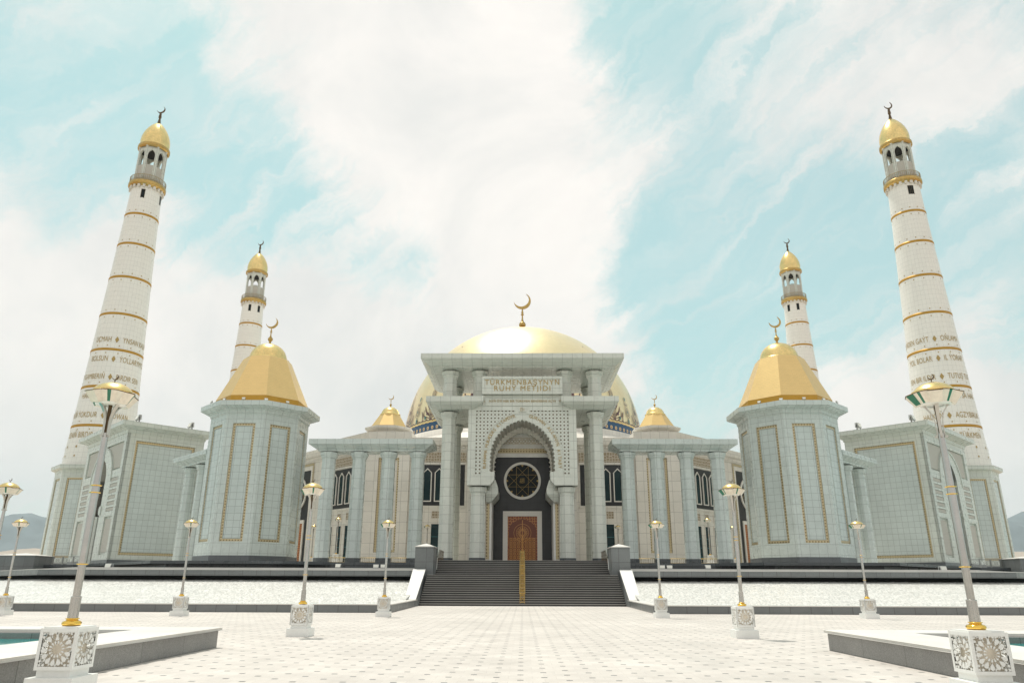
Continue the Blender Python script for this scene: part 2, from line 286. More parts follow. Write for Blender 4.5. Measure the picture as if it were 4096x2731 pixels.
# ---------------------------------------------------------------- mesh helpers
class MB:
    def __init__(s): s.v=[];s.f=[];s.mi=[];s.sm=[];s.M=Matrix();s.k=0;s.smooth=False;s.uvc={}
    def add(s,vs,fs,uvs=None):
        b=len(s.v); s.v+=[s.M@Vector(v) for v in vs]
        for i,f in enumerate(fs):
            if uvs: s.uvc[len(s.f)]=[uvs[j] for j in f] if not isinstance(uvs[0],list) else uvs[i]
            s.f.append([b+j for j in f]); s.mi.append(s.k); s.sm.append(s.smooth)
        return s
    def box(s,x0,x1,y0,y1,z0,z1):
        vs=[(x,y,z) for z in (z0,z1) for y in (y0,y1) for x in (x0,x1)]
        return s.add(vs,[(0,2,3,1),(4,5,7,6),(0,1,5,4),(2,6,7,3),(0,4,6,2),(1,3,7,5)])
    def prism(s,poly,z0,z1,top=None):
        n=len(poly); t=top or poly
        vs=[(x,y,z0) for x,y in poly]+[(x,y,z1) for x,y in t]
        return s.add(vs,[list(range(n))[::-1],list(range(n,2*n))]+[(i,(i+1)%n,n+(i+1)%n,n+i) for i in range(n)])
    def stack(s,rings,cap=True):
        """rings: list of equal-length vertex loops"""
        n=len(rings[0]); vs=[p for r in rings for p in r]; fs=[]
        for a in range(len(rings)-1):
            fs+=[(a*n+i,a*n+(i+1)%n,(a+1)*n+(i+1)%n,(a+1)*n+i) for i in range(n)]
        if cap: fs+=[list(range(n))[::-1],list(range((len(rings)-1)*n,len(rings)*n))]
        return s.add(vs,fs)
    def lathe(s,prof,n=32,ph=0.,cx=0.,cy=0.,cap=False,uvr=None):
        vs=[];uv=[];acc=0
        for j,(r,z) in enumerate(prof):
            if j: acc+=math.hypot(r-prof[j-1][0],z-prof[j-1][1])
            for i in range(n+1):
                a=ph+2*PI*i/n; vs.append((cx+r*math.cos(a),cy+r*math.sin(a),z)); uv.append(((2*PI*i/n)*(uvr or max(.5,prof[0][0])),z if uvr else acc))
        fs=[(j*(n+1)+i,j*(n+1)+i+1,(j+1)*(n+1)+i+1,(j+1)*(n+1)+i) for j in range(len(prof)-1) for i in range(n)]
        s.add(vs,fs,uv if n>8 else None)
        return s
    def tube(s,path,r,n=8,closed=False):
        P=[Vector(p) for p in path]; rs=r if isinstance(r,(list,tuple)) else [r]*len(P); rings=[];prev=None
        for i,p in enumerate(P):
            a=P[i-1] if i else (P[-1] if closed else P[0]); b=P[(i+1)%len(P)] if (i<len(P)-1 or closed) else P[i]
            t=(b-a).normalized()
            if prev is None: u=t.orthogonal().normalized()
            else: u=(prev-t*prev.dot(t)).normalized()
            prev=u; w=t.cross(u); rings.append([p+(u*math.cos(2*PI*k/n)+w*math.sin(2*PI*k/n))*rs[i] for k in range(n)])
        if closed: rings.append(rings[0]); return s.stack(rings,False)
        return s.stack(rings)
    def plate(s,outer,holes,y0,y1):
        """flat plate in local x/z plane between depths y0 (back) and y1 (front, negative y = outwards)"""
        loops=[[Vector((a,b,0)) for a,b in l] for l in [outer]+holes]
        tris=tessellate_polygon(loops); flat=[p for l in loops for p in l]; n=len(flat)
        vs=[(p.x,y0,p.y) for p in flat]+[(p.x,y1,p.y) for p in flat]
        fs=[tuple(t) for t in tris]+[tuple(n+i for i in reversed(t)) for t in tris]; b=0
        for l in loops:
            m=len(l); fs+=[(b+i,b+(i+1)%m,n+b+(i+1)%m,n+b+i) for i in range(m)]; b+=m
        return s.add(vs,fs)
    def build(s,name,mats,parent=None,fix=True):
        me=bpy.data.meshes.new(name); me.from_pydata([tuple(v) for v in s.v],[],s.f)
        if not isinstance(mats,(list,tuple)): mats=[mats]
        for q in mats: me.materials.append(MT[q])
        me.polygons.foreach_set('material_index',s.mi); me.polygons.foreach_set('use_smooth',s.sm)
        if fix:
            bm=bmesh.new(); bm.from_mesh(me); bmesh.ops.recalc_face_normals(bm,faces=bm.faces); bm.to_mesh(me); bm.free()
        ul=me.uv_layers.new(name='UVMap').data
        for p in me.polygons:
            c=s.uvc.get(p.index)
            if c and len(c)==p.loop_total:
                # winding may have been flipped: match by vertex
                d=dict(zip(s.f[p.index],c))
                for li in p.loop_indices: ul[li].uv=d[me.loops[li].vertex_index]
                continue
            nn=p.normal
            if abs(nn.z)>.9: 
                for li in p.loop_indices: q=me.vertices[me.loops[li].vertex_index].co; ul[li].uv=(q.x,q.y)
            else:
                t=Vector((-nn.y,nn.x,0)).normalized(); w=nn.cross(t); w=w if w.z>0 else -w
                for li in p.loop_indices: q=me.vertices[me.loops[li].vertex_index].co; ul[li].uv=(t.dot(q),w.dot(q) if abs(nn.z)>.02 else q.z)
        o=bpy.data.objects.new(name,me); COL.objects.link(o)
        if parent: o.parent=parent
        return o
def empty(name,loc=(0,0,0),rz=0.): 
    o=bpy.data.objects.new(name,None); COL.objects.link(o); o.location=loc; o.rotation_euler=(0,0,rz); o.empty_display_size=.5; return o
def tag(o,label,cat,group=None):
    o['label']=label; o['category']=cat
    if group: o['group']=group
    return o
def structure(o,kind='structure'): o['kind']=kind; return o
def copy_tree(o,parent=None):
    c=o.copy(); COL.objects.link(c); c.parent=parent
    for ch in list(o.children): copy_tree(ch,c)
    return c
def oct_(r,cx=0,cy=0,ph=22.5,n=8): return [(cx+r*math.cos(R(ph+360*i/n)),cy+r*math.sin(R(ph+360*i/n))) for i in range(n)]
def rect(x0,z0,x1,z1): return [(x0,z0),(x1,z0),(x1,z1),(x0,z1)]
def facemat(cx,cy,ang,dist,z=0.):
    """frame on a wall face whose outward normal points along ang (deg): local +x along face (to viewer's right seen from outside), local -y outwards"""
    n=Vector((math.cos(R(ang)),math.sin(R(ang)),0)); x=Vector((-n.y,n.x,0)); M=Matrix((x,-n,Vector((0,0,1)))).transposed().to_4x4()
    M.translation=Vector((cx,cy,z))+n*dist; return M
def text_mesh(body,size,depth,spacing=1.0,sx=1.0):
    cu=bpy.data.curves.new('lettering','FONT'); cu.body=body; cu.size=size; cu.extrude=depth; cu.align_x='CENTER'; cu.align_y='CENTER'; cu.space_character=spacing; cu.offset=0.
    o=bpy.data.objects.new('lettering',cu); COL.objects.link(o); bpy.context.view_layer.update()
    me=bpy.data.meshes.new_from_object(o.evaluated_get(bpy.context.evaluated_depsgraph_get()))
    bpy.data.objects.remove(o); 
    for v in me.vertices: v.co.x*=sx
    return me
def text_obj(name,body,size,M,parent,mt='letter_gold',depth=.02,spacing=1.,sx=1.):
    me=text_mesh(body,size,depth,spacing,sx); me.materials.clear(); me.materials.append(MT[mt])
    # text lies in xy facing +z -> stand it up in local x/z facing -y
    me.transform(M@Matrix(((1,0,0,0),(0,0,-1,0),(0,1,0,0),(0,0,0,1))))
    o=bpy.data.objects.new(name,me); COL.objects.link(o); o.parent=parent; return o
def crescent(mb,w,z0,thick=.12,tilt=35):
    """crescent moon standing on z0, width w, opening up"""
    r=w/2; c=Vector((0,0,z0+r)); out=[];inn=[]
    a0=210-tilt; a1=395-tilt+0
    n=22; pts=[]
    off=Vector((math.sin(R(tilt))*-.30*r,0,math.cos(R(tilt))*.30*r)); ri=.80*r
    A=[(-90+tilt*1.0)-118+236*i/n for i in range(n+1)]
    for a in A: pts.append((c.x+r*math.cos(R(a)),c.z+r*math.sin(R(a))))
    for a in reversed(A[1:-1]):
        k=abs((a-(-90+tilt))/118); rr=r*(1-.36*(1-k**1.6)); pts.append((c.x+rr*math.cos(R(a)),c.z+rr*math.sin(R(a))))
    mb.plate(pts,[],-thick/2,thick/2)
def finial(parent,x,y,z,h,w,name='finial',mt='gold_leaf',ball=.088):
    mb=MB(); mb.smooth=True; mb.M=Matrix.Translation((x,y,z))
    hb=h*.62; b=ball*h
    c_=.20*h; mb.lathe([(b*.62,0),(b*.5,.03*h),(b*.42,.08*h),(b*.5,c_-b*.86)]+[(b*math.cos(R(t)),c_+b*math.sin(R(t))) for t in (-50,-30,-10,10,30,50,65)]+[(b*.34,c_+b*1.02),(b*.5,c_+b*1.12),(b*.30,c_+b*1.25),(b*.17,.44*h),(b*.45,.455*h),(b*.45,.475*h),(b*.16,.49*h),(b*.36,.51*h),(b*.36,.53*h),(b*.14,.55*h),(b*.3,.575*h),(b*.1,.60*h),(.01,hb)],16)
    mb.smooth=False; crescent(mb,w,hb-.01*h,.1*w)
    return mb.build(name,mt,parent)

# ---------------------------------------------------------------- ground
g=MB(); g.add([(-9000,-3000,-.06),(9000,-3000,-.06),(9000,11000,-.06),(-9000,11000,-.06)],[(0,1,2,3)]); structure(g.build('ground','desert',fix=False))
g=MB(); g.add([(-140,-40,0),(140,-40,0),(140,48.2,0),(-140,48.2,0)],[(0,1,2,3)]); g.add([(-8.6,48.2,0),(8.6,48.2,0),(8.6,64,0),(-8.6,64,0)],[(0,1,2,3)]); structure(g.build('plaza','paving',fix=False))
def ridge(name,mt,y,x0,x1,hf,depth,seed):
    rr=random.Random(seed); n=160; rows=9; vs=[];fs=[]
    ph=[rr.uniform(0,6.28) for _ in range(8)]
    for j in range(rows):
        t=j/(rows-1)
        for i in range(n+1):
            x=x0+(x1-x0)*i/n; h=hf(x)*(1+.10*math.sin(x/310+ph[0])+.07*math.sin(x/120+ph[1])+.04*math.sin(x/47+ph[2]))
            prof=math.sin(min(1,t*1.25)*PI/2) if t<.8 else 1-(t-.8)
            h*=prof*(1+.10*math.sin(x/150+t*5+ph[3])*(1-t)); vs.append((x+rr.uniform(-20,20),y+t*depth+rr.uniform(-20,20),max(-1,h-1)))
    for j in range(rows-1):
        for i in range(n): a=j*(n+1)+i; fs.append((a,a+1,a+n+2,a+n+1))
    mb=MB(); mb.smooth=True; mb.add(vs,fs); return structure(mb.build(name,mt,fix=False))
ridge('hills','mountain',6600,-8500,8500,lambda x: 800+160*math.sin(x/2300+1.2)-120*math.exp(-((abs(x)-4300)/700)**2)*0,2600,3)
ridge('foothills','foothill',4200,-7000,7000,lambda x: 210+30*math.sin(x/900),1400,5)

# ---------------------------------------------------------------- terrace, steps, cascades
S=3.88
def both(l): return [(-x,y) for x,y in reversed(l) if x>.001]+l
top=both([(0,81.6),(20.4,81.6),(24.4,77.8),(38.,77.8),(44.,83.8),(57.5,97.3),(70.,97.3),(95.,122.),(95,290)])
mb=MB(); mb.prism(top,S-.3,S); mb.k=1
body=both([(0,81.75),(20.5,81.75),(22.2,82.2),(26.,79.6),(37.2,79.6),(43.2,85.6),(57.,98.7),(69.,98.7),(94.,123.),(94,289)])
mb.prism(body,-.05,S-.3)
structure(mb.build('terrace',['granite_dark','granite_dark']))
mb=MB(); mb.prism(both([(0,82.3),(20.7,82.3),(24.7,78.5),(37.7,78.5),(43.7,84.5),(57.2,98.),(69.7,98.),(94.,122.3),(94,289)]),S+.001,S+.008)
structure(mb.build('terrace_floor','rim_stone'))
# landing in front of the portal and flight of steps
st=empty('entrance_steps',(0,63.3,0)); tag(st,'wide dark granite flight of steps with pale nosings rising to the portal','steps')
NR=22; rise=S/NR; tr=.36
a=MB(); b=MB()
for i in range(NR):
    y=i*tr+(3.1 if i>=14 else 0); z1=(i+1)*rise
    y2=y+(tr if i not in (13,) else tr+3.1); y2=18.5 if i==NR-1 else y2
    a.box(-8.42,8.42,y,y2,-.02,z1-.05); b.box(-8.42,8.42,y-.02,min(y2,y+.34),z1-.0495,z1)
    if y2>y+.34: a.box(-8.42,8.42,y+.34,y2,z1-.0495,z1-.002)
a.build('step_body','step_stone',st); b.build('nosing','step_edge',st)
# gilded middle handrail
hr=empty('gilded_handrail',(0,63.2,0)); hr.scale=(.78,1,1); tag(hr,'narrow gilded openwork handrail running up the middle of the steps','handrail')
def hz_(y): 
    i=(y-.0)/tr
    return min(14*rise,max(0,y)*rise/tr) if y<8.2 else min(S,14*rise+(y-8.2)*rise/tr)
for sx in (-.27,.27):
    m_=MB(); m_.tube([(sx,.2,1.0),(sx,5.1,14*rise+.95),(sx,8.1,14*rise+.95),(sx,11.2,S+.95),(sx,14.2,S+.95)],.045,8); m_.build('handrail_bar','gold_old',hr)
m_=MB()
for i in range(30):
    y=.25+i*.48; zb=hz_(y)+.05
    for sx in (-.25,.25): m_.box(sx-.015,sx+.015,y-.015,y+.015,zb-.1,zb+.92)
    m_.box(-.25,.25,y-.012,y+.012,zb+.1,zb+.14); m_.box(-.25,.25,y-.012,y+.012,zb+.78,zb+.82)
    m_.tube([(.19*math.cos(2*PI*k/12),y,zb+.46+.28*math.sin(2*PI*k/12)) for k in range(12)],.02,5,True); m_.box(-.19,.19,y-.01,y+.01,zb+.445,zb+.475)
m_.build('openwork_panel','gold_old',hr)
for s in (-1,1):
    side='left' if s<0 else 'right'
    # basin wall
    m_=MB(); m_.M=Matrix.Scale(s,4,(1,0,0))
    m_.prism([(8.5,62.9),(8.06,48.0),(8.4,47.6),(95,47.6),(95,48.05),(8.7,48.05),(9.0,62.9)],0,.44)
    m_.k=1; m_.prism([(8.45,62.9),(8.0,47.97),(8.37,47.54),(95,47.54),(95,48.15),(8.8,48.15),(9.1,62.9)],.441,.50)
    tag(m_.build('basin_wall',['granite_grey','rim_stone']),f'low grey granite basin wall along the foot of the white cascade {side} of the steps','wall','basin walls before the cascades')
    m_=MB(); m_.M=Matrix.Scale(s,4,(1,0,0)); m_.add([(8.9,48.1,.28),(95,48.1,.28),(95,110,.279),(8.9,61,.28)],[(0,1,2,3)]); structure(m_.build('water','pool_water'))
    # stepped cascade
    m_=MB(); m_.M=Matrix.Scale(s,4,(1,0,0)); rr=random.Random(7+s); nx=420; K=19; vs=[];fs=[]
    for j in range(K*2+1):
        t=j/2/K; stp=math.floor(t*K)/K; zz=.26+1.74*(stp if j%2==0 else stp+1/K*0)+(0 if j%2==0 else 0)
        tt=j/(2*K); zz=.27+1.73*tt+(.022 if j%2 else -.022); y=58.5+10.9*tt
        for i in range(nx+1):
            x0=9.0; x=x0+(95-x0)*(i/nx)
            yy=y+max(0,x-43.6)*1.0
            vs.append((x,yy+rr.uniform(-.05,.05),zz+rr.uniform(-.012,.012)))
    for j in range(K*2):
        for i in range(nx): q=j*(nx+1)+i; fs.append((q,q+1,q+nx+2,q+nx+1))
    m_.add(vs,fs); tag(m_.build('water_cascade','cascade_water'),f'white foaming stepped water cascade {side} of the entrance steps','cascade','white water cascades')
    # overhanging ledge above the cascade
    m_=MB(); m_.M=Matrix.Scale(s,4,(1,0,0))
    m_.prism([(9.83,68.5),(43.5,68.5),(95,120),(95,124),(60,97.3),(45,84),(24,80),(20,81.6),(9.83,81.6)],2.335,2.82); m_.k=1
    m_.prism([(9.83,68.47),(43.51,68.47),(95,119.96),(95,120.4),(43.4,68.85),(9.83,68.85)],2.821,2.865)
    m_.prism([(9.83,71.9),(42.1,71.9),(94,123.8),(93.6,124.2),(41.9,72.2),(9.83,72.2)],2.821,3.09)
    m_.k=2; m_.prism([(10.,69.7),(43.,69.7),(92,118.7),(92,121),(42,72),(10.,72)],-.02,2.334)  # body under the overhang, its shadow painted in as black
    tag(m_.build('stone_ledge',['granite_grey','rim_stone','shade_black']),f'grey granite ledge jutting over the top of the {side} cascade','ledge','ledges over the cascades')
    # cheek slab beside the steps
    m_=MB(); m_.M=Matrix.Scale(s,4,(1,0,0))
    m_.add([(8.43,61.3,-.02),(9.25,61.3,-.02),(9.8,69.5,-.02),(8.43,69.5,-.02),(8.43,61.3,.44),(9.25,61.3,.44),(9.8,69.2,2.86),(8.75,69.2,2.86),(9.8,69.5,2.86),(8.75,69.5,2.86)],[(0,1,2,3),(4,7,6,5),(0,4,5,1),(0,3,9,7,4),(1,5,6,8,2),(7,9,8,6),(3,2,8,9)]); m_.k=1
    m_.add([(8.40,61.25,.45),(9.28,61.25,.45),(9.85,69.2,2.87),(8.72,69.2,2.87),(8.40,61.25,.53),(9.28,61.25,.53),(9.85,69.2,2.95),(8.72,69.2,2.95)],[(0,3,2,1),(4,5,6,7),(0,1,5,4),(1,2,6,5),(2,3,7,6),(3,0,4,7)])
    tag(m_.build('stair_cheek',['granite_grey','white_marble']),f'sloping white marble cheek slab flanking the {side} edge of the steps','stair cheek','sloping stair cheeks')
    # pedestal
    m_=MB(); m_.M=Matrix.Scale(s,4,(1,0,0)); m_.box(8.1,9.78,69.6,72.2,1.,4.9); m_.k=1; m_.box(8.04,9.84,69.54,72.26,4.901,4.98)
    m_.add([(8.1,69.6,4.981),(9.78,69.6,4.981),(9.78,72.2,4.981),(8.1,72.2,4.981),(8.94,70.9,5.27)],[(0,1,4),(1,2,4),(2,3,4),(3,0,4),(0,3,2,1)])
    tag(m_.build('pedestal',['granite_grey','rim_stone']),f'square grey granite pedestal with low pyramid top at the {side} side of the steps','pedestal','pedestals beside the steps')
    # dark stair-side balustrade
    e=empty('stair_railing',(s*8.1,72.4,S)); tag(e,f'short dark bronze railing behind the {side} stair pedestal','railing','stair railings')
    m_=MB(); m_.tube([(0,0,-.9),(0,.3,.05),(0,2.6,1.),(0,6.5,1.)],.04,6); m_.build('rail','steel',e)
    m_=MB()
    for i in range(16): m_.box(-.012,.012,.6+i*.36,.624+i*.36,-.3 if i<4 else 0,.35+.15*i if i<4 else .98)
    for z in (.12,.55,.85): m_.box(-.012,.012,2.2,6.4,z,z+.03)
    m_.build('baluster_panel','bronze',e)

# ---------------------------------------------------------------- portal
k_=80.3/79
def kz(z): return 1.65+(z-1.65)*k_
po=empty('entrance_portal',(0,81.9,S)); tag(po,'pale marble entrance portal with two tiered canopies and scalloped arch above the steps','portal')
def PB(): 
    q=MB(); q.M=Matrix.Translation((0,-81.9,-S)); return q
def column(name,parent,x,y,z0,z1,r,mt,capz=.9,plinth=True,capr=1.32):
    c=MB(); c.M=Matrix.Translation((x,y,0))
    c.stack([[(a,b,z0+(.45 if plinth else 0)) for a,b in oct_(r*1.05)],[(a,b,z1-capz) for a,b in oct_(r*.98)]])
    o=c.build(name,mt,parent)
    d=MB(); d.M=Matrix.Translation((x,y,0)); h=capz
    def rg(rr,z): return [(a,b,z) for a,b in oct_(rr)]
    d.stack([rg(r*.99,z1-h+.001),rg(r*1.02,z1-h+.12*h),rg(r*1.18,z1-h+.30*h),rg(r*1.18,z1-h+.45*h),rg(r*capr*.97,z1-h+.5*h),rg(r*capr,z1-h+.85*h),rg(r*capr*.9,z1-h+.9*h)])
    d.k=1; d.stack([rg(r*.92,z1-h*.1),rg(r*.92,z1)])  # black neck paints the shadow between capital and entablature
    d.build('capital',[mt,'shade_black'],o)
    if plinth:
        d=MB(); d.M=Matrix.Translation((x,y,0)); d.stack([rg(r*1.12,z0),rg(r*1.12,z0+.449)]); d.box(-.22*r,.22*r,-r*1.12,-r*1.05,z0+.12,z0+.2); d.build('plinth','granite_dark',o)
    return o
def off(o,dx,dy,dz):
    return o
def shift(parent,fn,origin):
    """build in world coordinates, store relative to the parent's origin"""
    before=set(parent.children); fn(); 
    for c in parent.children:
        if c not in before: c.location=-Vector(origin)
O=(0,81.9,S)
def fn():
    for s in (-1,1):
        column('column',po,s*8.29,81.9,S,20.24,.80,'marble_portal')
        column('column',po,s*8.29,89.6,S,20.24,.80,'marble_portal')
        column('upper_column',po,s*8.29,81.9,21.44,25.07,.80,'marble_portal',.95,False)
        column('upper_column',po,s*8.29,89.6,21.44,25.07,.80,'marble_portal',.95,False)
        column('upper_column',po,s*4.85,81.9,21.44,25.07,.80,'marble_portal',.95,False)
        column('pier',po,s*4.82,81.35,S,kz(11.66),.83,'marble_portal',.85,True,1.24)
        # lower canopy arm
        X0,X1=4.31,10.64
        a=MB(); a.M=Matrix.Scale(s,4,(1,0,0))
        def rc(i,e,z): return [(X0+e,79+i,z),(X1-i,79+i,z),(X1-i,92-i,z),(X0+e,92-i,z)]
        a.stack([rc(0,0,21.43),rc(0,0,20.84),rc(.12,.05,20.80),rc(.35,.45,20.56),rc(1.05,1.1,20.30),rc(1.15,1.1,20.241)])
        a.build('lower_canopy','marble_portal',po)
    a=MB(); 
    def rc(i,z,x=11.43,y0=79.,y1=93.2): return [(-x+i,y0+i,z),(x-i,y0+i,z),(x-i,y1-i,z),(-x+i,y1-i,z)]
    a.stack([rc(0,26.38),rc(0,25.81),rc(.10,25.77),rc(.30,25.55),rc(.85,25.2),rc(1.05,25.19),rc(1.1,25.071)])
    a.build('upper_canopy','marble_portal',po)
    # portal wall with scalloped arch
    outer_half=[(4.39,13.1),(4.33,14.77),(4.17,15.9),(3.92,16.8),(3.54,17.5),(2.94,18.2),(2.28,18.77),(1.52,19.2),(.75,19.42),(0,19.5)]
    sc_half=[(3.30,13.1),(3.30,14.2),(3.22,15.3),(3.02,16.1),(2.62,16.85),(2.10,17.45),(1.55,17.93),(.78,18.33),(0,18.58)]
    def full(h): h=[(x*k_,kz(z)) for x,z in h]; return h+[(-x,z) for x,z in reversed(h[:-1])]
    def resample(pts,n):
        d=[0]
        for p,q in zip(pts,pts[1:]): d.append(d[-1]+math.dist(p,q))
        out=[]
        for i in range(n+1):
            t=d[-1]*i/n; j=max(0,min(len(pts)-2,next((k for k in range(len(d)) if d[k]>=t-1e-9),1)-1)); u=(t-d[j])/(d[j+1]-d[j]); out.append((pts[j][0]*(1-u)+pts[j+1][0]*u,pts[j][1]*(1-u)+pts[j+1][1]*u))
        return out
    def scallop(pts,n,depth):
        c=resample(pts,n); out=[]
        for i in range(n):
            p,q=Vector(c[i]),Vector(c[i+1]); t=(q-p); nn=Vector((t.y,-t.x)).normalized(); mid=(p+q)/2; r=t.length/2*.98
            if nn.dot(mid-Vector((0,15)))<0: nn=-nn
            for kk in range(7):
                a=PI*kk/6; out.append(tuple(mid-t.normalized()*r*math.cos(a)+nn*depth*math.sin(a)))
        return out
    sc=scallop(full(sc_half),33,.24)
    w=MB(); Yw=80.3
    zb=kz(13.1); 
    opening=[(sc[0][0],zb)]+sc+[(sc[-1][0],zb)]
    # wall plate: frame with arch opening; the lattice shows through two spandrel cut-outs
    arc=resample(full(outer_half),44)
    lx0,lx1,lz0,lz1=4.55,5.14,kz(12.54),kz(19.79)
    top_=[(x,z) for x,z in arc if x>=.72]
    sp=[(5.14,lz0),(5.14,lz1),(.78,lz1)]+[(x+.05,z+.03) for x,z in reversed(top_)]+[(4.55,lz0)]
    outer=[(5.99,kz(11.66)),(5.99,20.9),(4.6,20.9),(4.6,21.85),(-4.6,21.85),(-4.6,20.9),(-5.99,20.9),(-5.99,kz(11.66)),(-3.46,kz(11.66)),(-3.2,kz(12.6)),(opening[-1][0],zb)]
    outer=outer+list(reversed(opening))[1:-1]+[(opening[0][0],zb),(3.2,kz(12.6)),(3.46,kz(11.66))]
    w.plate(outer,[sp,[(-x,z) for x,z in reversed(sp)]],Yw+.35,Yw)
    w.box(-5.98,5.98,Yw+.36,Yw+.7,kz(18.75),21.8)
    w.build('portal_wall','marble_portal',po)
    l=MB(); l.plate([(5.2,lz0-.05),(5.2,lz1+.05),(.7,lz1+.05)]+[(x*.985,z-.1) for x,z in reversed(top_)]+[(4.5,lz0-.05)],[],Yw+.34,Yw+.1); l.build('lattice_panel','lattice_stone',po)
    l=MB(); l.plate([(-x,z) for x,z in [(5.2,lz0-.05),(5.2,lz1+.05),(.7,lz1+.05)]+[(x*.985,z-.1) for x,z in reversed(top_)]+[(4.5,lz0-.05)]][::-1],[],Yw+.34,Yw+.1); l.build('lattice_panel','lattice_stone',po)
    # arch moulding rings
    def ringstrip(h0,off_,wd,y0,y1,name,mt):
        P=resample(full(h0),60); o2=[];i2=[]
        for i,p in enumerate(P):
            a=Vector(P[max(0,i-1)]);b=Vector(P[min(len(P)-1,i+1)]); t=(b-a).normalized(); n=Vector((t.y,-t.x)); 
            if n.dot(Vector(p)-Vector((0,14)))<0: n=-n
            o2.append(tuple(Vector(p)+n*(off_+wd))); i2.append(tuple(Vector(p)+n*off_))
        q=MB(); q.plate(o2+i2[::-1],[],y0,y1); return q.build(name,mt,po)
    ringstrip(outer_half,-.03,.09,Yw+.02,Yw-.05,'arch_moulding','marble_portal')
    ringstrip([(x+.42 if x>3 else x*1.1,z+.15*(1 if z>17 else 0)) for x,z in sc_half[:-1]]+[(0,18.82)],0,.05,Yw+.02,Yw-.03,'arch_moulding','marble_portal')
    # vault between outer arch and inner arch
    sc2=scallop(full(sc_half),33,.24); n=len(sc)
    v=MB(); vs=[(x,Yw+.35,z) for x,z in sc]+[(x,84.3,z) for x,z in [(a*.985,b-.02) for a,b in sc]]
    v.add(vs,[(i,i+1,n+i+1,n+i) for i in range(n-1)]); v.build('vault','carved_light',po)
    # inner arch at depth
    q=MB(); i2=[(x*.95,13.6+(z-13.6)*.985) for x,z in scallop(full(sc_half),27,.2)]
    o2=[(5.5,S)]+[(5.5,20.2),(-5.5,20.2),(-5.5,S),(-3.95,S),(-3.95,kz(11.0)),(i2[-1][0],kz(12.9))]+i2[::-1]+[(i2[0][0],kz(12.9)),(3.95,kz(11.)),(3.95,S)]
    q.plate(o2,[],87.4,87.0); q.build('inner_arch','marble_cream',po)
    # impost blocks above the piers
    for s in (-1,1):
        b=MB(); b.M=Matrix.Scale(s,4,(1,0,0))
        pf=[(5.99,kz(12.55)),(5.99,kz(11.67)),(3.55,kz(11.67)),(3.05,kz(12.2)),(3.02,kz(13.08)),(4.4,kz(13.08)),(4.45,kz(12.8)),(5.2,kz(12.8)),(5.25,kz(12.55))]
        b.plate(pf[::-1],[],81.9,80.12)
        b.prism([(3.5,81.),(3.5,87.),(5.6,87.),(5.6,81.9),(4.2,81.9)],kz(11.3),kz(13.1))
        b.stack([[(2.95,81.6,kz(12.4)),(4.,81.6,kz(12.4)),(4.,87,kz(12.4)),(2.95,87,kz(12.4))],[(2.68,81.6,kz(11.6)),(4.,81.6,kz(11.6)),(4.,87,kz(11.6)),(2.68,87,kz(11.6))],[(2.68,81.6,kz(10.9)),(4.,81.6,kz(10.9)),(4.,87,kz(10.9)),(2.68,87,kz(10.9))],[(3.45,82,kz(10.1)),(4.,82,kz(10.1)),(4.,87,kz(10.1)),(3.45,87,kz(10.1))]])
        b.build('impost','marble_portal',po)
        b=MB(); b.M=Matrix.Scale(s,4,(1,0,0)); b.box(3.62,5.99,83.,86.98,S,kz(11.2)); b.k=1; b.box(3.60,3.98,82.97,82.999,S+.4,kz(10.0)); b.k=2; b.box(3.4,3.62,82.9,86.98,S,kz(10.4))
        b.build('side_wall',['marble_cream','mosaic_gold','white_marble'],po)
        b=MB(); b.M=Matrix.Scale(s,4,(1,0,0)); b.box(3.4,6.2,87.4,99.9,S,20.3); b.build('passage_wall','marble_cream',po)
    # inscriptions
    b=MB(); b.box(-4.45,4.45,79.9,80.9,21.9,23.85); b.build('sign_board','marble_portal',po)
    b=MB(); b.plate(rect(-4.5,21.86,4.5,23.9),[rect(-4.25,22.1,4.25,23.66)],79.899,79.80); b.build('sign_frame','marble_portal',po)
    b=MB(); b.plate(rect(-4.1,20.62,4.1,21.66),[rect(-3.75,20.8,3.75,21.5)],80.299,80.22); b.build('sign_frame','marble_portal',po)
    T=lambda x,y,z,a=0: Matrix.Translation((x,y,z))@Matrix.Rotation(a,4,'Y')
    text_obj('lettering','TÜRKMENBAŞYNYŇ',.84,T(0,79.87,23.2),po,spacing=1.2,sx=.95)
    text_obj('lettering','RUHY METJIDI',.84,T(0,79.87,22.50),po,spacing=1.24)
    text_obj('lettering','ALLANYŇ ÖÝI HER BIR TÜRKMEN BENDESINE AÇYKDYR',.34,T(0,80.27,21.14),po,spacing=1.06)
    def arctext(txt,h,d0,d1,side):
        P=resample([(x*.925,13.1+(z-13.1)*.962) for x,z in full(h)],400)   # right foot -> apex -> left foot
        if side<0: P=P[::-1]
        cum=[0]
        for p,q in zip(P,P[1:]): cum.append(cum[-1]+math.dist(p,q))
        n=len(txt); obs=[]
        vs=[]; bm=bmesh.new()
        for i,ch in enumerate(txt):
            if ch==' ': continue
            t=(d0+(d1-d0)*(i+.5)/n); j=min(len(P)-2,max(0,next(k for k in range(len(cum)) if cum[k]>=t*cum[-1])-1))
            p=P[j]; q=P[j+1]; ang=math.atan2(q[1]-p[1],q[0]-p[0])
            me=text_mesh(ch,.50,.015); me.transform(Matrix.Translation((p[0],80.27,p[1]))@Matrix.Rotation(-ang,4,'Y')@Matrix(((1,0,0,0),(0,0,-1,0),(0,1,0,0),(0,0,0,1)))); bm.from_mesh(me); bpy.data.meshes.remove(me)
        me=bpy.data.meshes.new('lettering'); bm.to_mesh(me); bm.free(); me.materials.append(MT['letter_gold']); o=bpy.data.objects.new('lettering',me); COL.objects.link(o); o.parent=po
    arctext('RUHNAMA MUKADDES KITAPDYR',outer_half,.02,.455,-1)
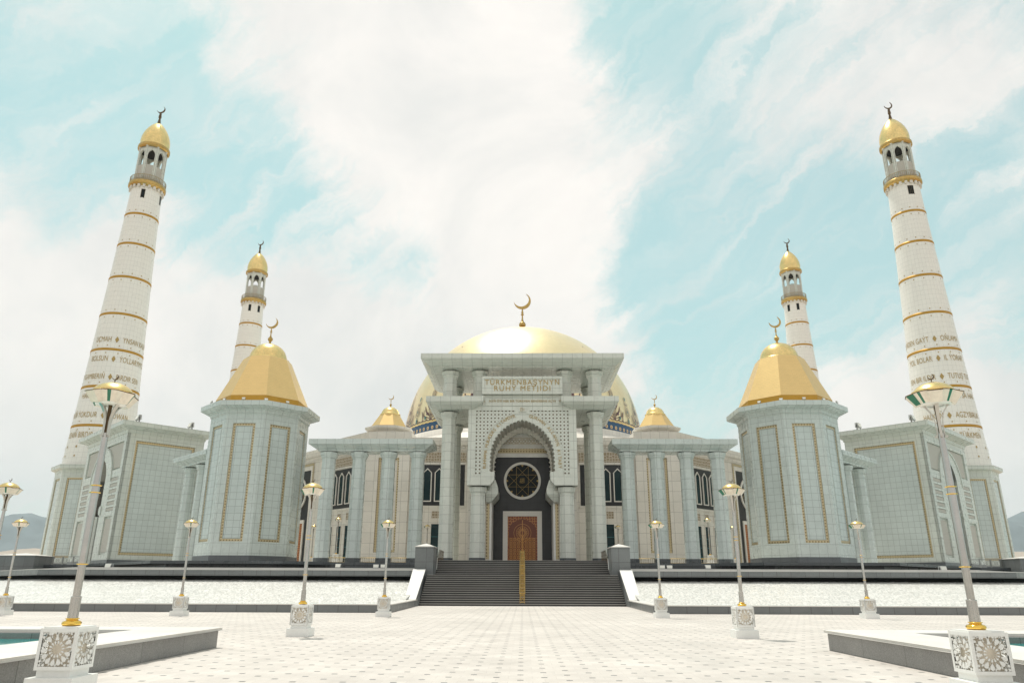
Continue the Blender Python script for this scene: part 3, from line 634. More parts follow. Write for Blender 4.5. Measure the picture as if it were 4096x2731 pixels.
    # right half is read downwards from the crown
    P0=outer_half
    arctext('GURHAN ALLANYŇ KITABY',outer_half,.545,.98,-1)
    # small calligraphy plaque over the arch
    b=MB(); b.plate(rect(-.42,kz(19.62),.42,kz(20.05)+.15),[],80.299,80.2); b.build('plaque','marble_portal',po)
    b=MB()
    for pts in ([(-.2,0),(-.22,.28)],[(-.05,.3),(-.05,.0),(-.14,-.02),(-.2,.06)],[(.08,.3),(.08,.02),(.0,.0)],[(.2,.32),(.2,.0)],[(-.25,.3),(-.1,.36),(.05,.34)]):
        b.tube([(x,80.19,kz(19.72)+z) for x,z in pts],.022,5)
    b.build('calligraphy','letter_gold',po)
    # door wall
    b=MB(); b.box(-3.6,3.6,88.02,88.3,S,kz(16.0)+.2); b.build('door_surround','granite_black',po)
    b=MB(); b.box(-3.6,3.6,87.95,88.3,kz(16.0)+.201,20.2); b.k=1; b.box(-3.6,3.6,87.90,87.949,16.62,17.15); b.k=0
    b.box(-3.6,3.6,87.8,87.949,16.1,16.5); b.box(-3.6,3.6,87.85,87.949,17.25,17.45)
    b.k=1
    for i in range(-3,4):
        b.tube([(i*.7+.33*math.cos(2*PI*k/16),87.93,18.05+.22*math.sin(2*PI*k/16)) for k in range(16)],.03,4,True); b.tube([(i*.7-.2,87.93,17.8),(i*.7+.2,87.93,18.3)],.025,4); b.tube([(i*.7+.2,87.93,17.8),(i*.7-.2,87.93,18.3)],.025,4)
    b.box(-3.,3.,87.91,87.95,17.72,17.76); b.box(-2.,2.,87.91,87.95,18.4,18.44)
    b.build('frieze',['white_marble','mosaic_gold'],po)
    zc=kz(12.9)+.25; ro,ri=2.19,1.90
    b=MB(); b.plate([(ro*math.cos(2*PI*i/64),zc+ro*math.sin(2*PI*i/64)) for i in range(64)],[[(ri*math.cos(2*PI*i/64),zc+ri*math.sin(2*PI*i/64)) for i in range(64)]],88.02,87.82); rw=b.build('round_window','window_frame',po)
    b=MB(); b.plate([(ri*math.cos(2*PI*i/48),zc+ri*math.sin(2*PI*i/48)) for i in range(48)],[],88.019,87.97); b.build('pane','glass_dark',rw)
    b=MB()
    for i in range(8):
        a0=2*PI*i/8; a1=a0+2*PI*3/8; b.tube([(ri*.97*math.cos(a0+.39),87.95,zc+ri*.97*math.sin(a0+.39)),(ri*.97*math.cos(a1+.39),87.95,zc+ri*.97*math.sin(a1+.39))],.022,5)
        b.plate([(ri*math.cos(a0-.09),zc+ri*math.sin(a0-.09)),(ri*math.cos(a0+.09),zc+ri*math.sin(a0+.09)),(ri*.86*math.cos(a0),zc+ri*.86*math.sin(a0))][::-1],[],87.96,87.94)
    for pts in ([(-.2,-.1),(-.22,.28)],[(-.05,.3),(-.05,-.1),(-.14,-.14),(-.2,-.06)],[(.08,.3),(.08,-.08),(.0,-.1)],[(.2,.32),(.2,-.1)],[(-.28,-.02),(-.3,-.2),(0,-.24),(.28,-.18)]): b.tube([(x,87.93,zc+z) for x,z in pts],.035,5)
    b.build('tracery','letter_gold',rw)
    b=MB(); b.plate([(-2.27,S),(-1.72,S),(-1.72,9.22),(1.72,9.22),(1.72,S),(2.27,S),(2.27,9.8),(-2.27,9.8)],[],88.02,87.75); b.build('door_frame','window_frame',po)
    b=MB(); arc=[(-1.6,S),(-1.6,7.7),(-1.45,8.15),(-1.1,8.5),(-.5,8.8),(0,8.98),(.5,8.8),(1.1,8.5),(1.45,8.15),(1.6,7.7),(1.6,S)]
    b.plate([(-1.72,S),(-1.72,9.22),(1.72,9.22),(1.72,S)]+arc[::-1],[],87.98,87.86); b.build('door_spandrel','carved_wood',po)
    dl=MB()
    for sx in (-1,1): dl.box(min(sx*.015,sx*1.6),max(sx*.015,sx*1.6),87.94,88.0,S,7.7)
    dl.plate(arc[1:-1][::-1],[],88.0,87.94); dd=dl.build('door','dark_wood',po)
    b=MB()
    for i in range(16):
        a=2*PI*i/16; r0,r1=.22,.62
        for s_ in (-.5,.5): b.tube([(r0*math.cos(a),87.92,7.35+r0*math.sin(a)),(.45*math.cos(a+s_*.28),87.92,7.35+.45*math.sin(a+s_*.28)),(r1*math.cos(a),87.92,7.35+r1*math.sin(a))],.022,4)
    for r_ in (.72,1.0): b.tube([(r_*math.cos(2*PI*k/24),87.92,7.35+r_*math.sin(2*PI*k/24)) for k in range(24)],.022,4,True)
    for ix in range(-3,4):
        for iz in range(9):
            x=ix*.44; z=S+.35+iz*.40
            if abs(x)<1.5 and z<7.0:
                b.tube([(x+.15*math.cos(2*PI*k/8+.39),87.92,z+.15*math.sin(2*PI*k/8+.39)) for k in range(8)],.03,4,True); b.tube([(x-.22,87.925,z-.2),(x+.22,87.925,z+.2)],.016,4); b.tube([(x+.22,87.925,z-.2),(x-.22,87.925,z+.2)],.016,4)
    b.box(-.03,.03,87.9,87.94,S,8.8); b.build('door_tracery','gilt_wood',dd)
shift(po,fn,O)

# ---------------------------------------------------------------- prayer hall
H0=(0,158,S)
ha=empty('prayer_hall',H0); tag(ha,'octagonal cream marble hall under a huge golden dome with blue mosaic rim','building')
def hall():
    # wall plan: front face y=100 between x=+-21 then 45 degree sides
    def ring(o,z):
        q=[(21-o*.414,100+o),(66-o,145.0+o*.414),(66-o,171-o*.414),(21-o*.414,216-o)]
        return [(-x,y,z) for x,y in reversed(q)]+[(x,y,z) for x,y in q]
    def rg(o,z):
        q=[(21-o*.414,100+o),(66-o,145+o*.414),(66-o,171-o*.414),(21-o*.414,216-o)]
        P=q+[(-x,y) for x,y in reversed(q)]
        return [(x,y,z) for x,y in P]
    w=MB(); w.stack([rg(0,S),rg(0,18.95)]); w.build('wall','marble_cream',ha)
    c=MB(); c.stack([rg(0,18.951),rg(-.15,19.1),rg(-.2,19.5),rg(-.55,19.75),rg(-.6,20.15),rg(-.35,20.2),rg(-.35,20.75),rg(.6,20.76)])
    for i in range(60):
        x=-20.5+i*41/59; c.box(x-.14,x+.14,99.58,99.8,19.3,19.52)
    c.build('cornice','marble_cream',ha)
    r=MB(); r.stack([rg(.6,20.761),rg(14,21.6)],True); r.build('roof','marble_cream',ha)
    d=MB(); d.smooth=True; d.lathe([(34,20.8),(34,24.),(30,25.2),(27.4,28.),(26.7,28.3),(26.7,29.4),(25.5,29.6)],96,0,0,158); d.build('drum','marble_cream',ha)
    # dome
    RD,ZC=25.4,30.35
    def prof(z0,z1,n,off_=0.):
        P=[]
        for i in range(n+1):
            a=math.asin(max(-1,min(1,(z0+(z1-z0)*i/n-ZC)/(RD+.0)))) if n<3 else None
        a0=math.asin((z0-ZC)/RD); a1=math.asin(min(1,(z1-ZC)/RD))
        for i in range(n+1):
            a=a0+(a1-a0)*i/n; P.append(((RD+off_)*math.cos(a)**.97,ZC+(RD+off_)*math.sin(a)))
        return P
    dm=MB(); dm.smooth=True; dm.lathe(prof(29.6,ZC+RD,44),96,0,0,158); dome=dm.build('dome','gold_dome',ha)
    b=MB(); b.smooth=True
    P=prof(29.65,31.6,4,.06); b.lathe(P,96,0,0,158,uvr=25.4); b.build('mosaic_band','dome_mosaic',dome)
    b=MB(); 
    for z in (29.65,31.6): rr=RD*math.cos(math.asin((z-ZC)/RD))+.1; b.lathe([(rr,z-.12),(rr+.1,z),(rr-.05,z+.18)],96,0,0,158)
    b.build('gilt_moulding','gold_leaf',dome)
    # arabesque scrolls on the dome
    def onD(u,h,o=.10):     # u metres around, h metres up along the meridian from z=31.8
        th=u/25.; a0=math.asin((31.8-ZC)/RD); a=a0+h/RD; r=(RD+o)*math.cos(a)**.97; return (r*math.sin(th),158-r*math.cos(th),ZC+(RD+o)*math.sin(a))
    pl=MB(); te=MB()
    def stroke(mb,pts,w0,w1,u0):
        n=max(6,len(pts)*4); P=[]
        for i in range(n+1):
            t=i/n*(len(pts)-1); j=min(len(pts)-2,int(t)); f=t-j
            p0=pts[max(0,j-1)];p1=pts[j];p2=pts[j+1];p3=pts[min(len(pts)-1,j+2)]
            P.append(tuple(.5*((2*p1[k])+(-p0[k]+p2[k])*f+(2*p0[k]-5*p1[k]+4*p2[k]-p3[k])*f*f+(-p0[k]+3*p1[k]-3*p2[k]+p3[k])*f**3) for k in (0,1)))
        L_=[];R_=[]
        for i,(x,y) in enumerate(P):
            a=P[max(0,i-1)];b_=P[min(n,i+1)]; dx,dy=b_[0]-a[0],b_[1]-a[1]; l=math.hypot(dx,dy) or 1; t=i/n; w=.62*(w0*(1-t)+w1*t)*(math.sin(PI*(t*.9+.06))**.6)
            L_.append(onD(u0+x-dy/l*w,y+dx/l*w)); R_.append(onD(u0+x+dy/l*w,y-dx/l*w))
        mb.add(L_+R_,[(i,i+1,n+2+i,n+1+i) for i in range(n)])
    def blobm(mb,x,y,rx,ry,u0):
        mb.add([onD(u0+x+rx*math.cos(2*PI*k/10),y+ry*math.sin(2*PI*k/10),.13) for k in range(10)],[list(range(10))])
    for kq in range(-11,12):
        u0=kq*2*PI*25/32*1.0
        if kq%2==0:
            # tall tree of scrolls
            for sx in (-1,1):
                stroke(pl,[(0,0),(sx*.5,1.2),(sx*1.5,2.0),(sx*2.1,3.2)],.13,.26,u0); stroke(pl,[(sx*.1,.4),(sx*1.3,.9),(sx*2.2,1.3),(sx*2.3,2.6)],.12,.2,u0); stroke(pl,[(0,1),(sx*.7,2.6),(sx*.15,4.0),(sx*.5,5.2),(0,6.4)],.14,.10,u0)
                stroke(pl,[(sx*.3,2.2),(sx*1.1,3.2),(sx*1.6,4.4)],.1,.3,u0); stroke(pl,[(sx*.2,5.),(sx*.55,6.),(0,7.3)],.09,.1,u0); blobm(pl,sx*1.05,1.55,.3,.35,u0); blobm(te,sx*1.6,.75,.25,.35,u0); stroke(pl,[(sx*2.7,.0),(sx*2.6,1.),(sx*3.1,2.3)],.1,.3,u0)
            stroke(pl,[(0,0),(0,4),(0,9.3)],.14,.07,u0); blobm(pl,0,3.3,.35,.5,u0); blobm(te,0,4.9,.2,.35,u0); blobm(pl,0,7.6,.16,.35,u0)
        else:
            for sx in (-1,1):
                stroke(pl,[(0,1.1),(sx*.75,1.8),(sx*.7,2.8),(sx*.15,4.2)],.12,.10,u0); stroke(pl,[(0,1.7),(sx*.4,2.0),(sx*.35,2.7),(0,3.5)],.14,.12,u0)
                stroke(pl,[(sx*.2,3.9),(sx*.6,4.2),(sx*.55,4.6)],.1,.14,u0)
            stroke(pl,[(0,3.8),(0,5.4)],.12,.09,u0); blobm(te,0,.6,.28,.5,u0); blobm(te,0,5.3,.22,.5,u0); blobm(te,0,2.5,.14,.35,u0)
    # running leaf border just over the mosaic band
    for i in range(-60,61):
        u=i*1.3; stroke(pl,[(-.6,.05),(0,.28),(.6,.05)],.16,.16,u)
    pl.build('arabesque','enamel_plum',dome,fix=False); te.build('arabesque','enamel_teal',dome,fix=False)
    b=MB(); b.smooth=True; b.M=Matrix.Translation((0,158,0)); zt=ZC+RD; b.lathe([(5.6,zt-.75),(5.5,zt-.55),(4.,zt-.15),(2.5,zt+.1),(1.2,zt+.35),(0.9,zt+.4)],48); b.build('dome_cap','gold_old',dome)
    f=finial(dome,0,158,ZC+RD+.25,9.3,3.9,mt='gold_old',ball=.084)
    # small anchor studs on the dome
    b=MB()
    for th,el in ((-.5,62),(-.25,62),(0,66),(.25,62),(.5,62),(0,58),(-.75,45),(.75,45),(-.35,50),(.35,50)):
        a=R(el); r=25.45*math.cos(a); p=Vector((r*math.sin(th),158-r*math.cos(th),ZC+25.45*math.sin(a))); b.M=Matrix.Translation(p); b.box(-.3,.3,-.05,.05,-.04,.05)
    b.build('anchor_stud','rail_steel',dome)
    for s in (-1,1):
        # corner bays with gold framed panels and parapets
        sm=Matrix.Scale(s,4,(1,0,0))
        b=MB(); b.M=sm@Matrix.Translation((0,0,0))
        b.plate([(15.3,S),(21.2,S),(21.2,18.94),(15.3,18.94)],[rect(16.72,5.6,19.53,18.0)],99.99,99.5)
        b.build('corner_bay','marble_cream',ha)
        b=MB(); b.M=sm; b.plate(rect(16.70,5.58,19.55,18.02),[rect(17.0,5.9,19.24,17.7)],99.98,99.86); b.build('gold_frame','mosaic_gold',ha)
        b=MB(); b.M=sm; b.prism([(15.2,99.8),(21.05,99.8),(26.5,105.2),(24,107.7),(15.2,107.7)],20.77,21.62,); b.build('parapet','marble_cream',ha)
        b=MB(); b.M=sm@Matrix.Translation((19.0,103.4,0)); o8=lambda rr,z:[(a_,c_,z) for a_,c_ in oct_(rr)]
        b.stack([o8(2.8,21.621),o8(2.8,22.0),o8(3.45,22.3),o8(3.5,22.6),o8(3.2,22.62)]); cu=b.build('cupola_base','marble_cream',ha)
        b=MB(); b.M=sm@Matrix.Translation((19.0,103.4,0)); b.stack([o8(2.72,22.621),o8(2.66,22.8),o8(1.42,24.72)]); cp=b.build('cupola_roof','gold_tile',ha)
        b=MB(); b.M=sm@Matrix.Translation((19.0,103.4,0)); b.smooth=True; b.lathe([(1.4,24.5),(1.46,24.55),(1.46,24.75),(1.3,24.85),(1.22,25.15),(.98,25.5),(.6,25.75),(0.01,25.85)],32); b.build('cupola_dome','gold_leaf',cp)
        finial(cp,s*19.,103.4,25.8,1.9,.8,mt='gold_old')
        # front windows
        def windows(M_,x0,x1,wc,sqc,lowc,zs=0.):
            q=MB(); q.M=M_; q.box(x0,x1,-.06,.05,11.66+zs,17.05+zs); q.build('window_surround','granite_black',ha)
            q=MB(); q.M=M_; q.plate(rect(x0-.15,17.42,x1+.15,18.75),[],.02,-.10); q.build('carved_frieze','carved_cream',ha)
            q=MB(); q.M=M_; q.box(x0-.2,x1+.2,-.16,.02,17.12,17.38); q.build('string_course','marble_cream',ha); q=MB(); q.M=M_; q.box(x0-.2,x1+.2,-.12,.02,11.35,11.6); q.build('string_course','marble_cream',ha)
            for x in wc:
                hw,t=.60,.13
                def sh(h,e): return [(x-h,12.15+e),(x+h,12.15+e),(x+h,16.0),(x,16.62-e*1.3),(x-h,16.0)]
                q=MB(); q.M=M_; q.plate(sh(hw,0),[sh(hw-t,t)[::-1]],-.05,-.2); f_=q.build('window','window_frame',ha)
                q=MB(); q.M=M_; q.plate(sh(hw-t,t),[],-.061,-.10); q.build('pane','glass_teal',f_)
            for x in sqc:
                q=MB(); q.M=M_; q.plate(rect(x-.62,9.85,x+.62,11.05),[rect(x-.47,10.,x+.47,10.9)],.02,-.09); f_=q.build('carved_panel','marble_cream',ha)
                q=MB(); q.M=M_; q.box(x-.47,x+.47,-.04,.02,10.,10.9); q.build('relief','carved_cream',f_)
            for x in lowc:
                q=MB(); q.M=M_; q.plate(rect(x-.68,S,x+.68,9.4),[rect(x-.55,S+.1,x+.55,9.25)],.02,-.10); f_=q.build('window','marble_cream',ha)
                q=MB(); q.M=M_; q.box(x-.55,x+.55,-.03,.02,S+.1,9.25); q.build('pane','glass_teal',f_)
                q=MB(); q.M=M_
                for z in (5.2,6.4,7.6): q.box(x-.55,x+.55,-.05,-.031,z,z+.05)
                q.build('glazing_bar','enamel_teal',f_)
        windows(sm@Matrix.Translation((0,100,0)),7.8,13.75,(12.83,11.25,9.67),(13.75,11.62,9.45),(13.85,11.55,9.2))
        # 45 degree side: local x runs outwards along the wall
        d45=Matrix(((.70711,-.70711,0,21),(.70711,.70711,0,100),(0,0,1,0),(0,0,0,1)))
        windows(sm@d45,3.6,9.6,(6.3,8.1,4.5),(6.3,8.6,4.1),(6.2,8.5,4.1))
        q=MB(); q.M=sm@d45; c0=18.4
        q.plate(rect(c0-4.,S,c0+4.,19.2-.35),[rect(c0-3.3,S-.01+.01,c0+3.3,17.9)],.02,-.10); q.build('door_bay','marble_cream',ha)
        q=MB(); q.M=sm@d45; q.plate([(c0-4.05,S),(c0-3.8,S),(c0-3.8,18.55),(c0+3.8,18.55),(c0+3.8,S),(c0+4.05,S),(c0+4.05,18.85),(c0-4.05,18.85)],[],-.101,-.16); q.build('gold_frame','mosaic_gold',ha)
        q=MB(); q.M=sm@d45; q.box(c0-3.3,c0+3.3,-.04,.02,S,17.9); q.build('door_surround','granite_black',ha)
        zc=14.6; q=MB(); q.M=sm@d45; q.plate([(c0+2.45*math.cos(2*PI*i/48),zc+2.45*math.sin(2*PI*i/48)) for i in range(48)],[[(c0+2.15*math.cos(2*PI*i/48),zc+2.15*math.sin(2*PI*i/48)) for i in range(48)]],-.041,-.2); f_=q.build('round_window','window_frame',ha)
        q=MB(); q.M=sm@d45
        for i in range(8):
            a0=2*PI*i/8+.39;a1=a0+2*PI*3/8; q.tube([(c0+2.1*math.cos(a0),-.06,zc+2.1*math.sin(a0)),(c0+2.1*math.cos(a1),-.06,zc+2.1*math.sin(a1))],.03,5)
        q.build('tracery','letter_gold',f_)
        q=MB(); q.M=sm@d45; q.plate([(c0-2.5,S),(c0-2.15,S),(c0-2.15,10.15),(c0+2.15,10.15),(c0+2.15,S),(c0+2.5,S),(c0+2.5,10.65),(c0-2.5,10.65)],[],-.041,-.2); q.build('door_frame','window_frame',ha)
        q=MB(); q.M=sm@d45; q.box(c0-2.15,c0+2.15,-.1,-.0411,S,10.15); q.build('side_door','carved_wood',ha)
shift(ha,hall,H0)

# ---------------------------------------------------------------- colonnades
def colonnade(name,origin,rz,cols,x0,x1,label,top=17.13,group='green marble colonnades'):
    e=empty(name,origin,rz); tag(e,label,'colonnade',group)
    zt=top-S
    for x in cols: column('column',e,x,1.9 if top>17.2 else 1.55,0,zt-1.23,.78,'marble_green')
    a=MB()
    def rc(i,z): return [(x0+i,0+i,z),(x1-i,0+i,z),(x1-i,4.4-i,z),(x0+i,4.4-i,z)]
    a.stack([rc(0,zt),rc(0,zt-.58),rc(.08,zt-.62),rc(.30,zt-.72),rc(.75,zt-1.0),rc(.9,zt-1.04),rc(.92,zt-1.229)]); a.build('entablature','marble_green',e)
    return e
for s in (-1,1):
    side='left' if s<0 else 'right'
    xs=[s*x for x in (21.9,18.45,15.13,11.8)]
    colonnade('colonnade',(0,81.5,S),0,xs,min(s*10.03,s*23.98),max(s*10.03,s*23.98),f'four column green marble colonnade standing between the portal and the {side} turret')
    # side colonnade behind the turret, running away at 45 degrees; local x along (1,1) for the right side
    if s>0:
        e=colonnade('colonnade',(47.2,98.6,S),R(45),[-2.0,-6.2],-10.9,.0,'green marble colonnade running back from the right turret toward the arched gatehouse',17.62)
    else:
        e=colonnade('colonnade',(-47.2,98.6,S),R(-45),[2.0,6.2],0.,10.9,'green marble colonnade running back from the left turret toward the arched gatehouse',17.62)
    # balustrade between the columns
    for a_,b_ in ((13.3,14.2),(16.0,17.5),(19.4,21.0)):
        pass
    e=empty('balustrade',(s*16.5,84.6,S)); tag(e,f'low gilded balustrade seen between the columns of the {side} front colonnade','balustrade','low gilded balustrades')
    m_=MB(); m_.box(-5.2,5.2,-.03,.03,.52,.58); m_.box(-5.2,5.2,-.02,.02,.06,.1); m_.build('rail','gold_leaf',e)
    m_=MB()
    for i in range(53): m_.box(-5.2+i*.2-.02,-5.2+i*.2+.02,-.015,.015,.0,.53)
    m_.build('balusters','carved_cream',e)

# ---------------------------------------------------------------- turrets
def turret(s):
    side='left' if s<0 else 'right'; cx,cy=33.73,92.9
    e=empty('corner_turret',(s*cx,cy,S)); tag(e,f'octagonal green marble turret with gold pyramid roof, on the {side} of the portal','turret','gold roofed octagonal turrets')
    def o8(r,z): return [(a,b,z-S) for a,b in oct_(r)]
    Rw=5.99; ap=Rw*math.cos(R(22.5))
    w=MB(); w.stack([o8(Rw-.22,4.6),o8(Rw-.22,21.28)])
    hf=Rw*math.sin(R(22.5))
    for k in range(8):
        w.M=facemat(0,0,45*k-90,ap,-S)
        hh=hf
        w.plate([(-hh,4.74),(hh,4.74),(hh,21.3),(-hh,21.3)],[rect(-1.37,6.3,1.37,20.16)],.2,0.)
    w.M=Matrix(); wl=w.build('wall','marble_green',e)
    f=MB(); p=MB()
    for k in range(8):
        f.M=facemat(0,0,45*k-90,ap,-S); f.plate(rect(-1.36,6.31,1.36,20.15),[rect(-1.07,6.6,1.07,19.86)],.19,.12)
        p.M=facemat(0,0,45*k-90,ap,-S); p.box(-.98,.98,.16,.2,6.69,19.77)
        for zz in (6.63,19.8): p.box(-1.02,1.02,.10,.2,zz,zz+.04)
        for xx in (-1.04,1.0): p.box(xx,xx+.04,.10,.2,6.63,19.84)
    f.build('gold_frame','mosaic_gold',wl); p.build('wall_panel','marble_panel',wl)
    b=MB(); b.stack([o8(Rw+.05,3.88),o8(Rw+.05,4.739)]); b.build('plinth','granite_mid',e)
    c=MB(); c.stack([o8(Rw+.02,21.301),o8(Rw+.12,21.38),o8(Rw+.15,21.75),o8(Rw+.5,21.95),o8(Rw+1.15,22.12),o8(Rw+1.36,22.14),o8(Rw+1.36,22.72),o8(Rw-.2,22.74)]); c.build('cornice','marble_green',e)
    g_=MB(); g_.stack([o8(5.72,22.741),o8(5.72,23.72)]); rf=g_.build('roof_skirt','gold_dark',e)
    g_=MB(); g_.stack([o8(5.75,23.721),o8(3.05,29.55)]); rf=g_.build('pyramid_roof','gold_tile',e)
    g2=MB(); g2.smooth=True; g2.M=Matrix.Translation((0,0,-S)); g2.lathe([(2.75,29.52),(2.78,29.56),(2.78,29.66),(2.45,29.7),(2.42,29.95),(2.32,30.4),(2.1,30.9),(1.75,31.35),(1.3,31.68),(.7,31.92),(.01,32.0)],40); g2.build('cap_dome','gold_leaf',rf)
    finial(rf,0,0,31.95-S,3.75,1.6,mt='gold_old')
    # service door in the inner face
    a=facemat(0,0,0 if s<0 else 180,ap,-S)
    if True:
        q=MB(); q.M=a; q.plate(rect(-1.0,4.76,1.0,6.0),[],.0,-.03); q.build('door_lintel','marble_green',e)
    return e
turret(-1); turret(1)

# ---------------------------------------------------------------- gatehouses
def gate(s):
    side='left' if s<0 else 'right'
    cx,cy=57.2,104.7
    # local frame: corner at origin, +x along the arch face (away), panel face along +y ... built for the right side and mirrored
    u=Vector((1,1,0))/math.sqrt(2); v=Vector((-1,1,0))/math.sqrt(2)   # u: along arch face, v: along panel face
    e=empty('arched_gatehouse',(s*cx,cy,S)); tag(e,f'tall {side} gatehouse block with deep arch and plain gold framed side panel, minaret rising behind','gatehouse','arched marble gatehouses')
    sm=Matrix.Scale(s,4,(1,0,0))
    A=sm@Matrix(((u.x,v.x,0,0),(u.y,v.y,0,0),(0,0,1,-S),(0,0,0,1)))        # arch face: local x=u, y=v(inwards), face at y=0 looking -v
    B=sm@Matrix(((-v.x,u.x,0,0),(-v.y,u.y,0,0),(0,0,1,-S),(0,0,0,1)))      # panel face: local x=-v, y=u(inwards)
    WA,WB=19.25,11.1
    # body as core box set 0.35 m behind the faces, with tunnel left free
    ow=2.45; ac=9.62
    w=MB(); w.M=A
    w.box(.3,ac-ow,.36,WB-.01,4.6,22.45); w.box(ac+ow,WA-.01,.36,WB-.01,4.6,22.45); w.box(ac-ow,ac+ow,.36,WB-.01,19.3,22.45)
    op=[(ac-ow,4.75),(ac-ow,16.6),(ac-ow+.25,17.6),(ac-ow+.75,18.4),(ac-1.1,19.0),(ac,19.5),(ac+1.1,19.0),(ac+ow-.75,18.4),(ac+ow-.25,17.6),(ac+ow,16.6),(ac+ow,4.75)]
    # upper recess following the arch band
    def band(r): return [(ac+r*math.cos(a),16.0+5.1*1.0*math.sin(a)*r/5.1) for a in [PI*i/24 for i in range(25)]]
    bp=[(x,z) for x,z in band(5.25) if z>17.4]
    recR=[(1.2,17.4),(1.2,21.4),(ac-.1,21.4)]+[(x,z) for x,z in bp if x<ac-.3]+[( [x for x,z in bp][-1],17.4)]
    bl=[(x,z) for x,z in bp if x<ac-.3]
    recL=[(1.25,17.4),(bl[-1][0],17.4)]+bl[::-1]+[(ac-.6,21.4),(1.25,21.4)]
    recL=[q for i,q in enumerate(recL) if i==0 or math.dist(q,recL[i-1])>.02]
    recR=[(2*ac-x,z) for x,z in recL]
    outer=[(0,4.75),(ac-ow,4.75)]+op[1:-1]+[(ac+ow,4.75),(WA,4.75),(WA,22.46),(0,22.46)]
    holes=[recL,recR]
    for sx in (0,1):
        f=(lambda x: x) if sx==0 else (lambda x: 2*ac-x)
        holes.append([(f(x),z) for x,z in rect(1.15,5.42,4.55,10.75)])
        for i in range(6): holes.append([(f(x),z) for x,z in rect(1.2,15.75-i*.86,4.5,16.3-i*.86)])
    w.plate(outer,holes,.35,0.)
    w.box(1.0,ac-ow,.28,.35,4.8,21.6); w.box(ac+ow,WA-1.,.28,.35,4.8,21.6)
    w.M=B
    w.plate(rect(-WB,4.75,-.0,22.46),[rect(-9.83,5.4,-1.24,21.43)],.30,0.)
    w.box(-WB+.2,-.3,.301,.34,4.8,22.4)
    wl=w.build('wall','marble_gate',e)
    q=MB(); q.M=B; q.plate(rect(-9.82,5.41,-1.25,21.42),[rect(-9.48,5.75,-1.59,21.08)],.3,.2); q.build('gold_frame','mosaic_gold',wl)
    q=MB(); q.M=B; q.box(-9.4,-1.67,.22,.3,5.83,21.0); q.build('wall_panel','marble_panel',wl)
    for sx in (0,1):
        f=(lambda x: x) if sx==0 else (lambda x: 2*ac-x)
        q=MB(); q.M=A; rc=[(f(x),z) for x,z in recL]; c_=(sum(x for x,z in rc)/len(rc),sum(z for x,z in rc)/len(rc)); q.plate([(c_[0]+(x-c_[0])*.9,c_[1]+(z-c_[1])*.9) for x,z in rc],[],.29,.13); q.build('relief_panel','carved_grey',wl)
        q=MB(); q.M=A; x0,x1=sorted((f(1.5),f(4.2))); q.box(x0,x1,.13,.29,5.8,10.4); q.build('relief_panel','carved_grey',wl)
        q=MB(); q.M=A
        for i in range(6): x0,x1=sorted((f(1.27),f(4.43))); q.box(x0,x1,.04,.29,15.80-i*.86,16.25-i*.86)
        q.build('relief_strip','carved_grey',wl)
    # arch lining and back
    q=MB(); q.M=A; m=len(op); q.add([(x,.0,z) for x,z in op]+[(x,WB-.1,z) for x,z in op],[(i,i+1,m+i+1,m+i) for i in range(m-1)]); q.build('arch_lining','carved_grey',wl)
    q=MB(); q.M=A; q.box(ac-ow,ac+ow,WB-2.2,WB-2.,4.6,19.4); q.build('gate_screen','marble_gate',wl)
    q=MB(); q.M=A
    for sx in (0,1):
        f=(lambda x: x) if sx==0 else (lambda x: 2*ac-x)
        q.plate([(f(x),z) for x,z in ((ac-ow-.6,11.1),(ac-ow-.6,12.4),(ac-ow+.05,12.4),(ac-ow+.35,12.1),(ac-ow+.35,11.5),(ac-ow,11.1))],[],.6,-.12)
        column_x=f(ac-ow+.45)
        q.stack([[(column_x+a,1.1+b,S) for a,b in oct_(.42)],[(column_x+a,1.1+b,11.2) for a,b in oct_(.42)]])
    q.plate([(x,z) for x,z in band(5.15)]+[(x,z) for x,z in band(4.85)][::-1],[],.02,-.10)
    q.build('arch_moulding','marble_gate',wl)
    def rg(o,z):
        P=[(-o,-o),(WA+o,-o),(WA+o,WB+o),(-o,WB+o)]; return [(x,y,z) for x,y in P]
    q=MB(); q.M=A; q.stack([rg(.05,S),rg(.05,4.749)]); 
    q=MB(); q.M=A
    q.prism([(-.05,-.05),(ac-ow,-.05),(ac-ow,WB),(-.05,WB)],S,4.749); q.prism([(ac+ow,-.05),(WA+.05,-.05),(WA+.05,WB),(ac+ow,WB)],S,4.749); q.build('plinth','granite_mid',e)
    q=MB(); q.M=A; q.stack([rg(.03,22.461),rg(.1,22.5),rg(.16,22.9),rg(.45,23.05),rg(1.15,23.3),rg(1.3,23.34),rg(1.3,23.95),rg(-.3,23.97)]); q.build('cornice','marble_gate',e)
    q=MB(); q.M=A; q.box(.5,WA-.5,.5,WB-.5,23.971,24.05); q.build('roof','marble_cream',e)
    return e
gate(-1); gate(1)

